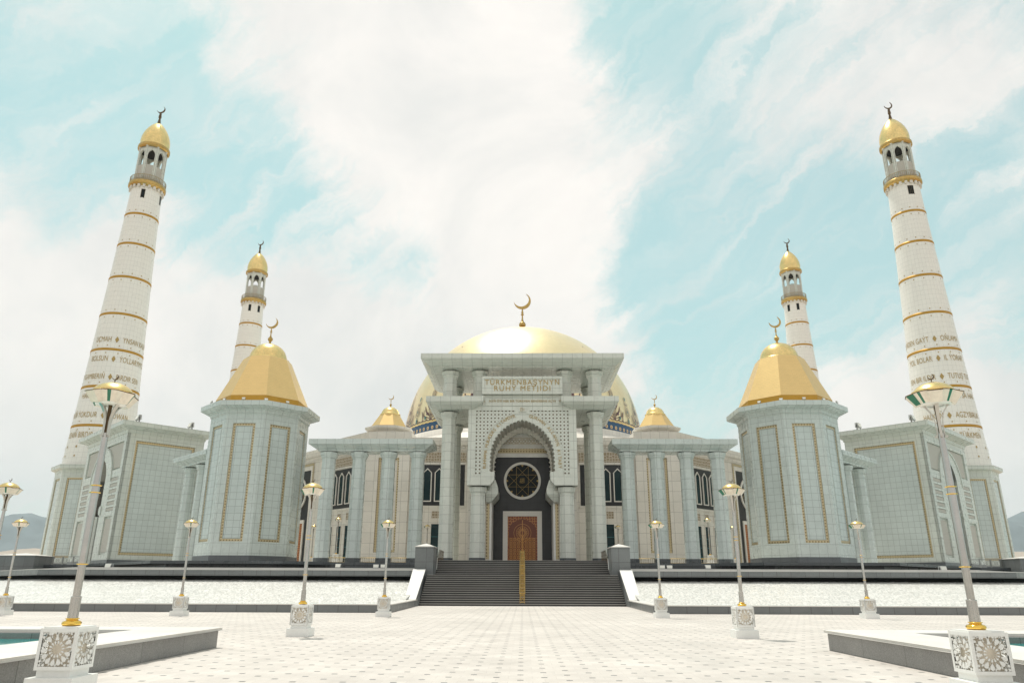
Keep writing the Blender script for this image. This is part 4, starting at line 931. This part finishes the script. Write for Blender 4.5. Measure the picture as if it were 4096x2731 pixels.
# ---------------------------------------------------------------- minarets
MPROF=[(20.9,6.28),(27.75,5.82),(34.9,5.36),(41.9,4.95),(48.9,4.56),(56.4,4.15),(63.5,3.77),(70.0,3.44),(76.3,3.18)]
KM=.885     # radii were read off obliquely: true radius = reading x KM
def mr(z):
    for (a,r0),(b,r1) in zip(MPROF,MPROF[1:]):
        if z<=b: return KM*(r0+(r1-r0)*(z-a)/(b-a))
    return KM*3.18
def wraptext(txt,zc,ang0,size,parent,Oz,side):
    """text running round the shaft; ang0: azimuth (deg, 0 = facing -y) of its centre"""
    me=text_mesh(txt,size*.98,.0,1.05,.60); xs=[v.co.x for v in me.vertices]; w_=max(xs)-min(xs); sh_=side*(w_/2+.95)-(max(xs)+min(xs))/2
    for v in me.vertices: v.co.x+=sh_
    bm=bmesh.new(); bm.from_mesh(me); bmesh.ops.subdivide_edges(bm,edges=[e for e in bm.edges if e.calc_length()>.5],cuts=2); bmesh.ops.triangulate(bm,faces=bm.faces)
    for v in bm.verts:
        z=zc+v.co.y; r=mr(z)+.05; a=R(ang0)+v.co.x/r; v.co=Vector((r*math.sin(a),-r*math.cos(a),z-Oz))
    bm.to_mesh(me); bm.free(); me.materials.clear(); me.materials.append(MT['letter_gold']); o=bpy.data.objects.new('lettering',me); COL.objects.link(o); o.parent=parent; return o
def diamond(mb,z,a,w,h):
    P=[]
    for dx,dz in ((0,-h),(w,0),(0,h),(-w,0)):
        r=mr(z+dz)+.06; t=a+dx/r; P.append((r*math.sin(t),-r*math.cos(t),z+dz))
    mb.add(P,[(0,1,2,3)])
def minaret(x,y,lines,label,windows):
    e=empty('minaret',(x,y,S)); tag(e,label,'minaret','golden topped minarets')
    T=Matrix.Translation((0,0,-S)); TK=T@Matrix.Diagonal((KM,KM,1,1))
    def o8(r,z): return [(a,b,z) for a,b in oct_(r)]
    Rw=6.25; ap=Rw*math.cos(R(22.5)); hf=Rw*math.sin(R(22.5))
    w=MB(); w.M=T; w.stack([o8(Rw-.2,S),o8(Rw-.2,19.5)])
    for k in range(8):
        w.M=facemat(0,0,45*k-90,ap,-S); w.plate([(-hf,4.7),(hf,4.7),(hf,19.5),(-hf,19.5)],[rect(-1.45,5.6,1.45,18.6)],.19,0.)
    pw=w.build('base_wall','marble_gate',e)
    f=MB(); p=MB()
    for k in range(8):
        f.M=facemat(0,0,45*k-90,ap,-S); f.plate(rect(-1.44,5.61,1.44,18.59),[rect(-1.15,5.9,1.15,18.3)],.18,.1)
        p.M=f.M; p.box(-1.08,1.08,.14,.18,5.97,18.23)
    f.build('gold_frame','mosaic_gold',pw); p.build('wall_panel','marble_panel',pw)
    w=MB(); w.M=T; w.stack([o8(Rw+.05,S),o8(Rw+.05,4.699)]); w.build('plinth','granite_mid',e)
    w=MB(); w.M=T; w.stack([o8(Rw+.02,19.501),o8(Rw+.1,19.9),o8(Rw+.45,20.0),o8(Rw+.75,20.15),o8(Rw+.78,20.75),o8(Rw-.5,20.77)]); w.build('base_cornice','marble_gate',e)
    sh=MB(); sh.M=TK; sh.smooth=True; sh.lathe([(r,z) for z,r in [(20.77,6.29)]+MPROF[1:]],56,0,0,0,uvr=5.0); st_=sh; st_.M=T; st_.smooth=False; st_.k=1
    for z in (27.75,34.86,41.88,48.91,56.44,63.5,70.04):
        n=14
        for i in range(n):
            for dz in (.72,-.72): diamond(st_,z+dz,2*PI*(i+.2)/n,.12,.15)
    for z in (24.0,22.4):
        for i in range(14): diamond(st_,z,2*PI*(i+.5)/14,.2,.28 if z>23 else .2)
    for z in (29.6,33.05,36.65,40.05,43.75): 
        if lines: diamond(st_,z+.4*0,lines[0],.34,.62); diamond(st_,z,lines[0]+1.9,.34,.62); diamond(st_,z,lines[0]-1.9,.34,.62)
    sf=sh.build('shaft',['marble_minaret','letter_gold'],e,fix=False)
    for z in (27.75,34.86,41.88,48.91,56.44,63.5,70.04):
        b=MB(); b.M=T; b.smooth=True; r=mr(z); b.lathe([(r-.05,z-.23),(r+.05,z-.22),(r+.05,z+.22),(r-.05,z+.23)],56,uvr=5.); b.build('gold_band','gold_dark',sf)
    for dzz,txt,sd in (lines[1] if lines else []): wraptext(txt,dzz,lines[0]*180/PI,1.45,sf,S,sd)
    for a in windows:
        q=MB(); q.M=facemat(0,0,a-90,mr(74.5)+.0,-S); q.box(-.30,.30,-.03,.3,73.6,75.4); q.k=1; q.box(-.36,.36,-.02,.3,73.5,75.5); q.build('slit_window',['glass_dark','bronze'],sf)
    # balcony
    b=MB(); b.M=TK; b.smooth=True; b.lathe([(3.25,76.3),(3.35,76.5),(3.75,76.62),(3.9,76.8),(3.9,77.35),(3.75,77.5),(3.0,77.52)],56,uvr=5.); 
    b.smooth=False
    bc=b.build('balcony','gold_old',e)
    b=MB()
    for i in range(20): b.M=facemat(0,0,i*18,3.28*KM,-S); b.box(-.22,.22,-.3,.05,75.9,76.5)
    b.build('corbel','marble_cream',bc)
    b=MB(); b.M=TK; b.tube([(3.72*math.cos(2*PI*i/40),3.72*math.sin(2*PI*i/40),78.6) for i in range(40)],.06,5,True); b.tube([(3.72*math.cos(2*PI*i/40),3.72*math.sin(2*PI*i/40),77.7) for i in range(40)],.05,5,True)
    for i in range(60):
        a=2*PI*i/60; b.box(3.72*math.cos(a)-.035,3.72*math.cos(a)+.035,3.72*math.sin(a)-.035,3.72*math.sin(a)+.035,77.5,78.6)
    b.build('balcony_railing','rail_bronze',bc)
    # belfry: eight arched bays between slim posts
    be=MB(); rb=2.92*KM; apb=rb*math.cos(PI/8); hb=rb*math.sin(PI/8)
    for k in range(8):
        be.M=facemat(0,0,45*k-90+22.5,apb,-S)
        h_=.66; arc=[(-h_,81.3),(h_,81.3),(h_,83.6),(.55,84.15),(.3,84.5),(0,84.75),(-.3,84.5),(-.55,84.15),(-h_,83.6)]
        be.plate([(-hb,77.5),(hb,77.5),(hb,85.5),(-hb,85.5)],[arc],.25,0.)
        be.plate([(-h_-.12,77.6),(-h_,77.6),(-h_,83.6),(-.55,84.15),(-.3,84.5),(0,84.75),(.3,84.5),(.55,84.15),(h_,83.6),(h_,77.6),(h_+.12,77.6),(h_+.12,83.65),(.65,84.25),(.36,84.65),(0,84.93),(-.36,84.65),(-.65,84.25),(-h_-.12,83.65)],[],-.001,-.12)
    bf=be.build('belfry','marble_portal',e)
    pb=MB()
    for k in range(8):
        a=PI*2*k/8; pb.M=Matrix.Translation((rb*math.cos(a),rb*math.sin(a),-S)); pb.lathe([(.17,77.5),(.15,85.3),(.3,85.5)],10)
    pb.build('belfry_post','marble_portal',bf)
    lp=MB()
    for k in range(8): lp.M=facemat(0,0,45*k-90+22.5,apb,-S); lp.box(-.66,.66,-.03,-.002,77.7,81.2)
    lp.build('screen_panel','carved_grey',bf)
    co_=MB(); co_.M=TK; co_.lathe([(.9,77.5),(.9,82.2),(0.01,82.3)],12); co_.k=1; co_.lathe([(2.7,85.0),(0.01,85.02)],16); co_.build('belfry_core',['marble_gate','shade_black'],bf)
    d=MB(); d.M=TK; d.smooth=True; d.lathe([(2.95,85.4),(3.2,85.5),(3.4,85.65),(3.4,86.2),(3.2,86.35),(3.05,86.4)],48,uvr=5.); rg_=d.build('dome_ring','gold_old',e)
    d=MB(); d.M=TK; d.smooth=True; d.lathe([(3.0,86.35),(3.1,86.9),(3.14,87.5),(3.08,88.2),(2.9,88.95),(2.58,89.75),(2.1,90.6),(1.5,91.4),(.9,92.0),(.45,92.35),(.3,92.5)],48); dm=d.build('dome','gold_leaf',e)
    f_=MB(); f_.M=T; f_.smooth=True; f_.lathe([(.36,92.35),(.16,93.7),(.3,93.8),(.3,94.0),(.14,94.1),(.28,94.2),(.28,94.35),(.1,94.45),(.24,94.6),(.24,94.8),(.05,95.0)],12); f_.smooth=False; f_.M=Matrix.Translation((0,0,-S)); crescent(f_,1.7,94.95,.14); f_.build('finial','bronze',dm)
    return e
# text azimuths: the middle of what the camera sees of each shaft
LA=30.; RA=-30.
def dm_ang(a): return R(a)
minaret(-75.6,130,(R(LA-6),[(43.75,'UÇMAH',-1),(43.75,'YNSAN KALBY',1),(40.05,'BOLSUN',-1),(40.05,'ÝOLLARYMYZ',1),(36.65,'PYGAMBERIŇ',-1),(36.65,'BIRDIR SEN',1),(33.05,'HAK ÝOL',-1),(33.05,'BIRDIR',1),(29.6,'HÖKMÜŇ ÝOKDUR',-1),(29.6,'ROWAN',1),(26.,'SENIŇ BIRDIR',-1)]),'tall tapering white minaret at front left with text UÇMAH and gold bands',(LA-12,LA+68))
minaret(75.6,130,(R(RA+7),[(43.75,'ÖZÜŇDEN GAÝT',-1),(43.75,'OŇLAMA',1),(40.05,'ÝOL BOLAR',-1),(40.05,'IL ÝORAR',1),(36.65,'SEN BIR ILDIR',-1),(36.65,'TUTUŞ TUT',1),(33.05,'DUR ÝURT',-1),(33.05,'TUTSA HAK',1),(29.6,'HALKYŇ',-1),(29.6,'AGZYBIRLIK',1),(26.,'TÜRKMEN',1)]),'tall tapering white minaret at front right whose lettering reads AGZYBIRLIK',(RA+22,-1))
minaret(-76.1,193,None,'farther white minaret rising behind the left gold roofed turret','' or (5,55))
minaret(76.1,193,None,'farther white minaret rising behind the right gold roofed turret',(-5,-55))

# ---------------------------------------------------------------- street lamps
def lattice(mb,w,h):
    """pierced rosette screen centred at origin in local x/z"""
    holes=[]; n=14
    for i in range(n):
        a=2*PI*i/n+.1
        def P(r,t): return (r*math.cos(a+t)*w/.5,r*math.sin(a+t)*h/.5)
        holes.append([P(.070,0),P(.115,.13),P(.125,0),P(.115,-.13)])
        holes.append([P(.138,0),P(.185,.15),P(.228,.155),P(.246,0),P(.228,-.155),P(.185,-.15)])
    m=14
    for i in range(m):
        a=2*PI*(i+.5)/m+.1
        def P(r,t): return (r*math.cos(a+t)*w/.5,r*math.sin(a+t)*h/.5)
        holes.append([P(.205,0),P(.232,.05),P(.262,0),P(.232,-.05)])
    # outer net of small cells filling the square
    g_=9
    for i in range(g_):
        for j in range(g_):
            x=(i-(g_-1)/2)*.46/(g_-1)*1.0; z=(j-(g_-1)/2)*.46/(g_-1)
            if math.hypot(x,z)<.285: continue
            r=.021 if (i+j)%2 else .025; k=6 if (i+j)%2 else 8
            holes.append([((x+r*math.cos(2*PI*q/k+.3)*(1 if q%2 or k==6 else .62))*w/.5,(z+r*math.sin(2*PI*q/k+.3)*(1 if q%2 or k==6 else .62))*h/.5) for q in range(k)])
    mb.plate(rect(-w/2,-h/2,w/2,h/2),holes,.018,0.)
def make_lamp():
    e=empty('street_lamp')
    b=MB(); b.stack([[(x,y,0) for x,y in ((-.375,-.375),(.375,-.375),(.375,.375),(-.375,.375))],[(x,y,.255) for x,y in ((-.37,-.37),(.37,-.37),(.37,.37),(-.37,.37))],[(x,y,.258) for x,y in ((-.36,-.36),(.36,-.36),(.36,.36),(-.36,.36))]])
    b.box(-.265,.265,-.265,.265,.2581,.36); b.build('foot','lamp_white',e)
    b=MB()
    for k in range(4):
        b.M=Matrix.Rotation(R(90*k),4,'Z')@Matrix.Translation((0,-.30,.665)); b.plate(rect(-.30,-.305,.30,.305),[rect(-.25,-.25,.25,.25)],.03,0.); b.M=b.M@Matrix.Translation((0,.008,0)); lattice(b,.50,.50)
    b.M=Matrix(); b.box(-.268,.268,-.268,.268,.3601,.372); b.box(-.27,.27,-.27,.27,.955,.995); b.build('pierced_box','lamp_white',e)
    b=MB(); b.box(-.2,.2,-.2,.2,.3721,.954); b.build('box_fill','lamp_cream',e)  # beige block added inside so the lattice holes look less dark
    b=MB(); b.smooth=True; b.lathe([(.09,.996),(.13,1.0),(.145,1.02),(.145,1.045),(.13,1.065),(.10,1.075),(.085,1.085),(.09,1.095),(.105,1.10),(.105,1.11),(.08,1.115)],24); b.build('gilt_collar','gold_bright',e)
    for z in (1.95,3.12,3.24): b=MB(); b.smooth=True; b.lathe([(.06,z-.01),(.09,z-.006),(.09,z+.006),(.06,z+.01)],24); b.build('gilt_ring','gold_bright',e)
    b=MB(); b.smooth=True; n=20
    def flut(r,z): return [(r*(1+(.045 if i%2 else -.03))*math.cos(2*PI*i/40),r*(1+(.045 if i%2 else -.03))*math.sin(2*PI*i/40),z) for i in range(40)]
    b.smooth=False; b.stack([flut(.078,1.1),flut(.075,1.43)]); b.smooth=True; b.lathe([(.07,1.425),(.081,1.43),(.081,1.445),(.06,1.45)],20); b.smooth=False; b.stack([flut(.056,1.44),flut(.058,1.95)]); b.smooth=True; b.lathe([(.062,1.95),(.066,3.2),(.058,3.25),(.05,4.15)],24)
    b.build('pole','steel',e)
    b=MB(); b.smooth=True; b.lathe([(.032,4.1),(.032,4.7)],16); b.build('stem','bronze',e)
    arm=[]
    for k in range(4):
        b=MB(); b.M=Matrix.Rotation(R(45+90*k+20),4,'Z'); prof=[(.060,4.10),(.062,4.35),(.075,4.42),(.11,4.52),(.17,4.61),(.25,4.68),(.35,4.72)]
        vs=[];fs=[]
        for i,(r,z) in enumerate(prof):
            wd=.022+.012*(i/6)
            vs+=[(r,-wd,z),(r,wd,z),(r-.012,wd,z+.018*(i>2)),(r-.012,-wd,z+.018*(i>2))]
        for i in range(len(prof)-1):
            o_=4*i; fs+=[(o_+j,o_+(j+1)%4,o_+4+(j+1)%4,o_+4+j) for j in range(4)]
        fs+=[(0,1,2,3),tuple(range(len(vs)-4,len(vs)))[::-1]]
        b.add(vs,fs); b.box(.055,.09,-.018,.018,4.08,4.1); b.box(.072,.10,-.012,.012,4.085,4.112); b.build('arm','arm_steel',e)
    b=MB(); b.smooth=True; b.lathe([(.04,4.645),(.245,4.645),(.25,4.655),(.25,4.675),(.04,4.675)],40); b.lathe([(.13,4.64),(.16,4.636),(.16,4.645)],40); b.build('diffuser','lamp_glass',e)
    # shade: ring of flared cream and green panels with four outswept corner boxes on the arms
    b=MB(); P=lambda r,a,z:(r*math.cos(R(a)),r*math.sin(R(a)),z)
    def panel(a0,a1,r0,r1,z0,z1,k,t=.012):
        b.k=k; b.add([P(r0,a0,z0),P(r0,a1,z0),P(r1,a1,z1),P(r1,a0,z1),P(r0-t,a0,z0),P(r0-t,a1,z0),P(r1-t,a1,z1),P(r1-t,a0,z1)],[(0,1,2,3),(4,7,6,5),(0,4,5,1),(2,6,7,3),(1,5,6,2),(0,3,7,4)])
    for q_ in range(4):
        a=65+90*q_
        panel(a+24,a+40,.25,.36,4.67,4.855,0); panel(a+40,a+50,.25,.36,4.67,4.855,1); panel(a+50,a+66,.25,.36,4.67,4.855,0)
        b.k=0; c0,c1=a-24,a+24
        b.add([P(.25,c0,4.67),P(.32,a-16,4.645),P(.32,a+16,4.645),P(.25,c1,4.67),P(.36,c0,4.855),P(.455,a-14,4.82),P(.455,a+14,4.82),P(.36,c1,4.855)],[(1,2,6,5),(4,5,6,7),(0,3,2,1)])
        b.k=0; b.add([P(.25,c0,4.67),P(.32,a-16,4.645),P(.455,a-14,4.82),P(.36,c0,4.855)],[(0,1,2,3)])
        b.k=1 if q_%2 else 0; b.add([P(.25,c1,4.67),P(.32,a+16,4.645),P(.455,a+14,4.82),P(.36,c1,4.855)],[(3,2,1,0)])
    sh=b.build('shade',['lamp_cream','lamp_green'],e,fix=False)
    b=MB(); ring=[]
    for q_ in range(4):
        a=65+90*q_; ring+=[P(.363,a-24,4.859),P(.462,a-14,4.824),P(.462,a+14,4.824),P(.363,a+24,4.859),P(.363,a+45,4.859)]
    b.tube(ring,.008,5,True); b.build('shade_rim','bronze',sh)
    b=MB(); b.smooth=True; b.lathe([(.30,4.86),(.33,4.865),(.335,4.885),(.32,4.91),(.275,4.965),(.205,5.01),(.13,5.04),(.05,5.058),(.01,5.06)],40); hd=b.build('lamp_dome','gold_leaf',e)
    b=MB(); b.smooth=True; b.lathe([(.02,5.05),(.009,5.08),(.009,5.12)],8); b.smooth=False; crescent(b,.11,5.11,.018); b.build('finial','bronze',hd)
    return e
spots=[(-7.27,12.65,'nearest lamp on the left, its pierced white box standing before the pool rim'),(7.27,12.65,'nearest lamp on the right, its pierced white box standing before the pool rim'),
 (-7.4,26.3,'mid distance lamp between the near left lamp and the steps'),(7.4,26.3,'mid distance lamp between the near right lamp and the steps'),
 (-7.45,42.0,'far lamp by the basin wall just left of the steps'),(7.45,42.0,'far lamp by the basin wall just right of the steps'),
 (-18.5,42.,'far lamp in front of the left turret and cascade'),(18.5,42.,'far lamp in front of the right turret and cascade'),
 (-28.15,42.,'far lamp at the left picture edge, before the mountains'),(-18.3,26.3,'lamp cut off by the left picture edge above the other small lamp'),
 (-12.25,97.2,'small lamp on the terrace between the left colonnade and the portal'),(12.25,97.2,'small lamp on the terrace between the portal and the right colonnade'),
 (-21.2,86.6,'small lamp behind the outer columns of the left colonnade'),(21.2,86.6,'small lamp behind the outer columns of the right colonnade'),
 (-27.2,98.2,'small lamp in front of the left side door, beside the turret'),(27.2,98.2,'small lamp in front of the right side door, beside the turret')]
lamp0=make_lamp()
for i,(x,y,lab) in enumerate(spots):
    o=lamp0 if i==0 else copy_tree(lamp0)
    o.location=(x,y,S if y>60 else 0); o.rotation_euler=(0,0,0)
    tag(o,lab,'street lamp','steel lamps with gold domed heads')

# ---------------------------------------------------------------- pools in the plaza
for s in (-1,1):
    side='left' if s<0 else 'right'
    e=empty('fountain_pool',(s*8.3,21.5,0)); tag(e,f'{side} plaza pool with grey granite sides and thick pale stone rim','pool','raised plaza pools')
    x0,x1,y0,y1=0.,14.,-16.5,-.0
    sm=Matrix.Scale(s,4,(1,0,0))
    m_=MB(); m_.M=sm; t=.35
    m_.box(x0,x0+t,y0,y1,0,.44); m_.box(x1-t,x1,y0,y1,0,.44); m_.box(x0+t,x1-t,y1-t,y1,0,.44); m_.box(x0+t,x1-t,y0,y0+t,0,.44)
    m_.box(x0+1.75,x0+2.,y0+1.7,y1-1.5,-.01,.44); m_.box(x0+2.,x1-2,y1-1.5,y1-1.2,-.01,.44)
    m_.build('side_wall','pool_stone',e)
    m_=MB(); m_.M=sm
    def rr(i,z): return [(x0-.1+i,y0-.1+i,z),(x1+.1-i,y0-.1+i,z),(x1+.1-i,y1+.1-i,z),(x0-.1+i,y1+.1-i,z)]
    outs=[(0.0,.445),(-.03,.46),(-.03,.495),(.0,.51),(.03,.515)]
    ins=[(2.0,.515),(2.0,.44)]
    R_=[rr(-o if o<0 else o,z) for o,z in outs]+[[(x0+1.72,y0+1.7,z),(x1-1.7,y0+1.7,z),(x1-1.7,y1-1.28,z),(x0+1.72,y1-1.28,z)] for z in (.515,.445)]
    vs=[p for r in R_ for p in r]; fs=[]
    for a in range(len(R_)-1): fs+=[(a*4+i,a*4+(i+1)%4,(a+1)*4+(i+1)%4,(a+1)*4+i) for i in range(4)]
    a=len(R_)-1; fs+=[(a*4+i,a*4+(i+1)%4,(i+1)%4,i) for i in range(4)]
    m_.add(vs,fs); m_.build('rim','rim_stone',e)
    m_=MB(); m_.M=Matrix.Translation((s*8.3,21.5,0))@sm; m_.add([(2.,y0+1.7,.30),(x1-2,y0+1.7,.30),(x1-2,y1-1.5,.30),(2.,y1-1.5,.30)],[(0,1,2,3)]); structure(m_.build('pool_water','pool_water'))

# ---------------------------------------------------------------- terrace railings, blocks and floodlights
def railing(p0,p1,label):
    p0=Vector(p0);p1=Vector(p1); d=p1-p0; n=max(2,round(d.length/1.35)); e=empty('terrace_railing',p0,math.atan2(d.y,d.x)); tag(e,label,'railing','wrought terrace railings')
    L_=d.length; m_=MB(); m_.box(0,L_,-.04,.04,1.0,1.08); m_.box(0,L_,-.02,.02,.1,.15); m_.build('rail','rail_steel',e)
    m_=MB()
    for i in range(n+1): x=L_*i/n; m_.box(x-.05,x+.05,-.05,.05,0,1.0)
    m_.build('post','rail_steel',e)
    m_=MB(); w=L_/n
    for i in range(n):
        c=(i+.5)*w; q=w*.36
        m_.tube([(c-q,0,.24),(c+q,0,.24),(c+q,0,.9),(c-q,0,.9)],.025,4,True); m_.tube([(c+.2*math.cos(2*PI*k/10),0,.57+.2*math.sin(2*PI*k/10)) for k in range(10)],.025,4,True)
        m_.tube([(c-q,0,.24),(c+q,0,.9)],.018,4); m_.tube([(c+q,0,.24),(c-q,0,.9)],.018,4)
        for dx in (-.43,.43): m_.box(c+dx*w-.012,c+dx*w+.012,-.012,.012,.15,1.)
    m_.build('openwork_panel','rail_steel',e); return e
railing((-66.5,98.6,S),(-56.9,98.6,S),'grey wrought railing on the terrace edge left of the left gatehouse')
railing((56.9,98.6,S),(66.5,98.6,S),'grey wrought railing on the terrace edge right of the right gatehouse')
for s in (-1,1):
    for i,(xa,xb,lab) in enumerate([(61.2,66.2,'nearer'),(67.4,73.,'farther')]):
        m_=MB(); m_.M=Matrix.Scale(s,4,(1,0,0)); y0=95.3+i*4
        m_.box(xa,xb,y0,y0+4,2.6,4.9); m_.k=1; m_.box(xa-.06,xb+.06,y0-.06,y0+4.06,4.901,4.97); m_.add([(xa,y0,4.971),(xb,y0,4.971),(xb,y0+4,4.971),(xa,y0+4,4.971),((xa+xb)/2,y0+2,5.28)],[(0,1,4),(1,2,4),(2,3,4),(3,0,4),(0,3,2,1)])
        tag(m_.build('stone_block',['granite_grey','rim_stone']),f'{lab} squat grey granite block on the far {"left" if s<0 else "right"} ledge below the railing','block','granite blocks on the ledges')
def make_flood():
    e=empty('floodlight'); m_=MB(); m_.stack([[(x,y,.25) for x,y in ((-.45,-.2),(.45,-.2),(.45,.25),(-.45,.25))],[(x,y,.8) for x,y in ((-.5,-.05),(.5,-.05),(.4,.25),(-.4,.25))]]); m_.build('housing','floodlight_grey',e)
    m_=MB(); m_.add([(-.42,-.206,.3),(.42,-.206,.3),(.45,-.07,.76),(-.45,-.07,.76)],[(0,1,2,3)]); m_.build('lens','lamp_glass',e,fix=False)
    m_=MB(); m_.box(-.52,-.47,-.02,.06,0,.6); m_.box(.47,.52,-.02,.06,0,.6); m_.box(-.52,.52,-.05,.1,0,.04); m_.build('bracket','dark_steel',e); return e
fl0=make_flood(); fi=0
def flood(x,y,z,sc,rz,lab,grp):
    global fi
    o=fl0 if fi==0 else copy_tree(fl0); fi+=1; o.location=(x,y,z); o.scale=(sc,sc,sc); o.rotation_euler=(0,0,rz); tag(o,lab,'floodlight',grp)
for s in (-1,1):
    side='left' if s<0 else 'right'
    flood(s*13.9,72.8,3.0,.55,0,f'grey floodlight on the granite ledge before the inner columns of the {side} colonnade','floodlights on the ledge'); flood(s*13.2,72.8,3.0,.55,0,f'grey floodlight on the ledge, twin nearer the steps, before the {side} colonnade','floodlights on the ledge')
    flood(s*17.5,72.8,3.0,.6,.3*s,f'grey floodlight on the granite ledge before the outer column of the {side} colonnade','floodlights on the ledge')
    flood(s*41.5,76.5,2.82,.9,.4*s,f'grey floodlight on the granite ledge beside the {side} turret foot','floodlights on the ledge')
    flood(s*56.2,104.8,23.97,1.3,R(-45)*s*-1,f'floodlight on the {side} gatehouse roof at its front corner','floodlights on gatehouse roofs')
    flood(s*50.8,110.2,23.97,1.3,R(-45)*s*-1,f'floodlight on the {side} gatehouse roof at the end toward the turret','floodlights on gatehouse roofs')
    rr=6.7
    for k,a in enumerate((-157.5+22.5,-112.5,-90,-67.5,-45+0)):
        x=s*33.73+rr*math.cos(R(a)); y=92.9+rr*math.sin(R(a)); nm=['leftmost','second from left','middle','second from right','rightmost'][k]
        flood(x,y,22.75,.42,R(a+90),f'{nm} tiny floodlight on the cornice edge of the {side} turret','tiny cornice floodlights')
    flood(s*6.2,80.6,21.44,.55,PI,f'small dark floodlight on the lower canopy between the {side} upper columns','portal floodlights')

# ---------------------------------------------------------------- air
hm=bpy.data.materials.new('haze_air'); hm.use_nodes=True; t=hm.node_tree; t.nodes.clear(); vo=t.nodes.new('ShaderNodeVolumePrincipled'); om=t.nodes.new('ShaderNodeOutputMaterial')
vo.inputs['Color'].default_value=(.80,.95,1.,1); vo.inputs['Density'].default_value=HAZE; vo.inputs['Anisotropy'].default_value=.2; t.links.new(vo.outputs[0],om.inputs['Volume']); MT['haze_air']=hm
m_=MB(); m_.box(-9100,9100,-3100,11100,-2.,1400); hz_o=m_.build('haze','haze_air'); structure(hz_o,'stuff')
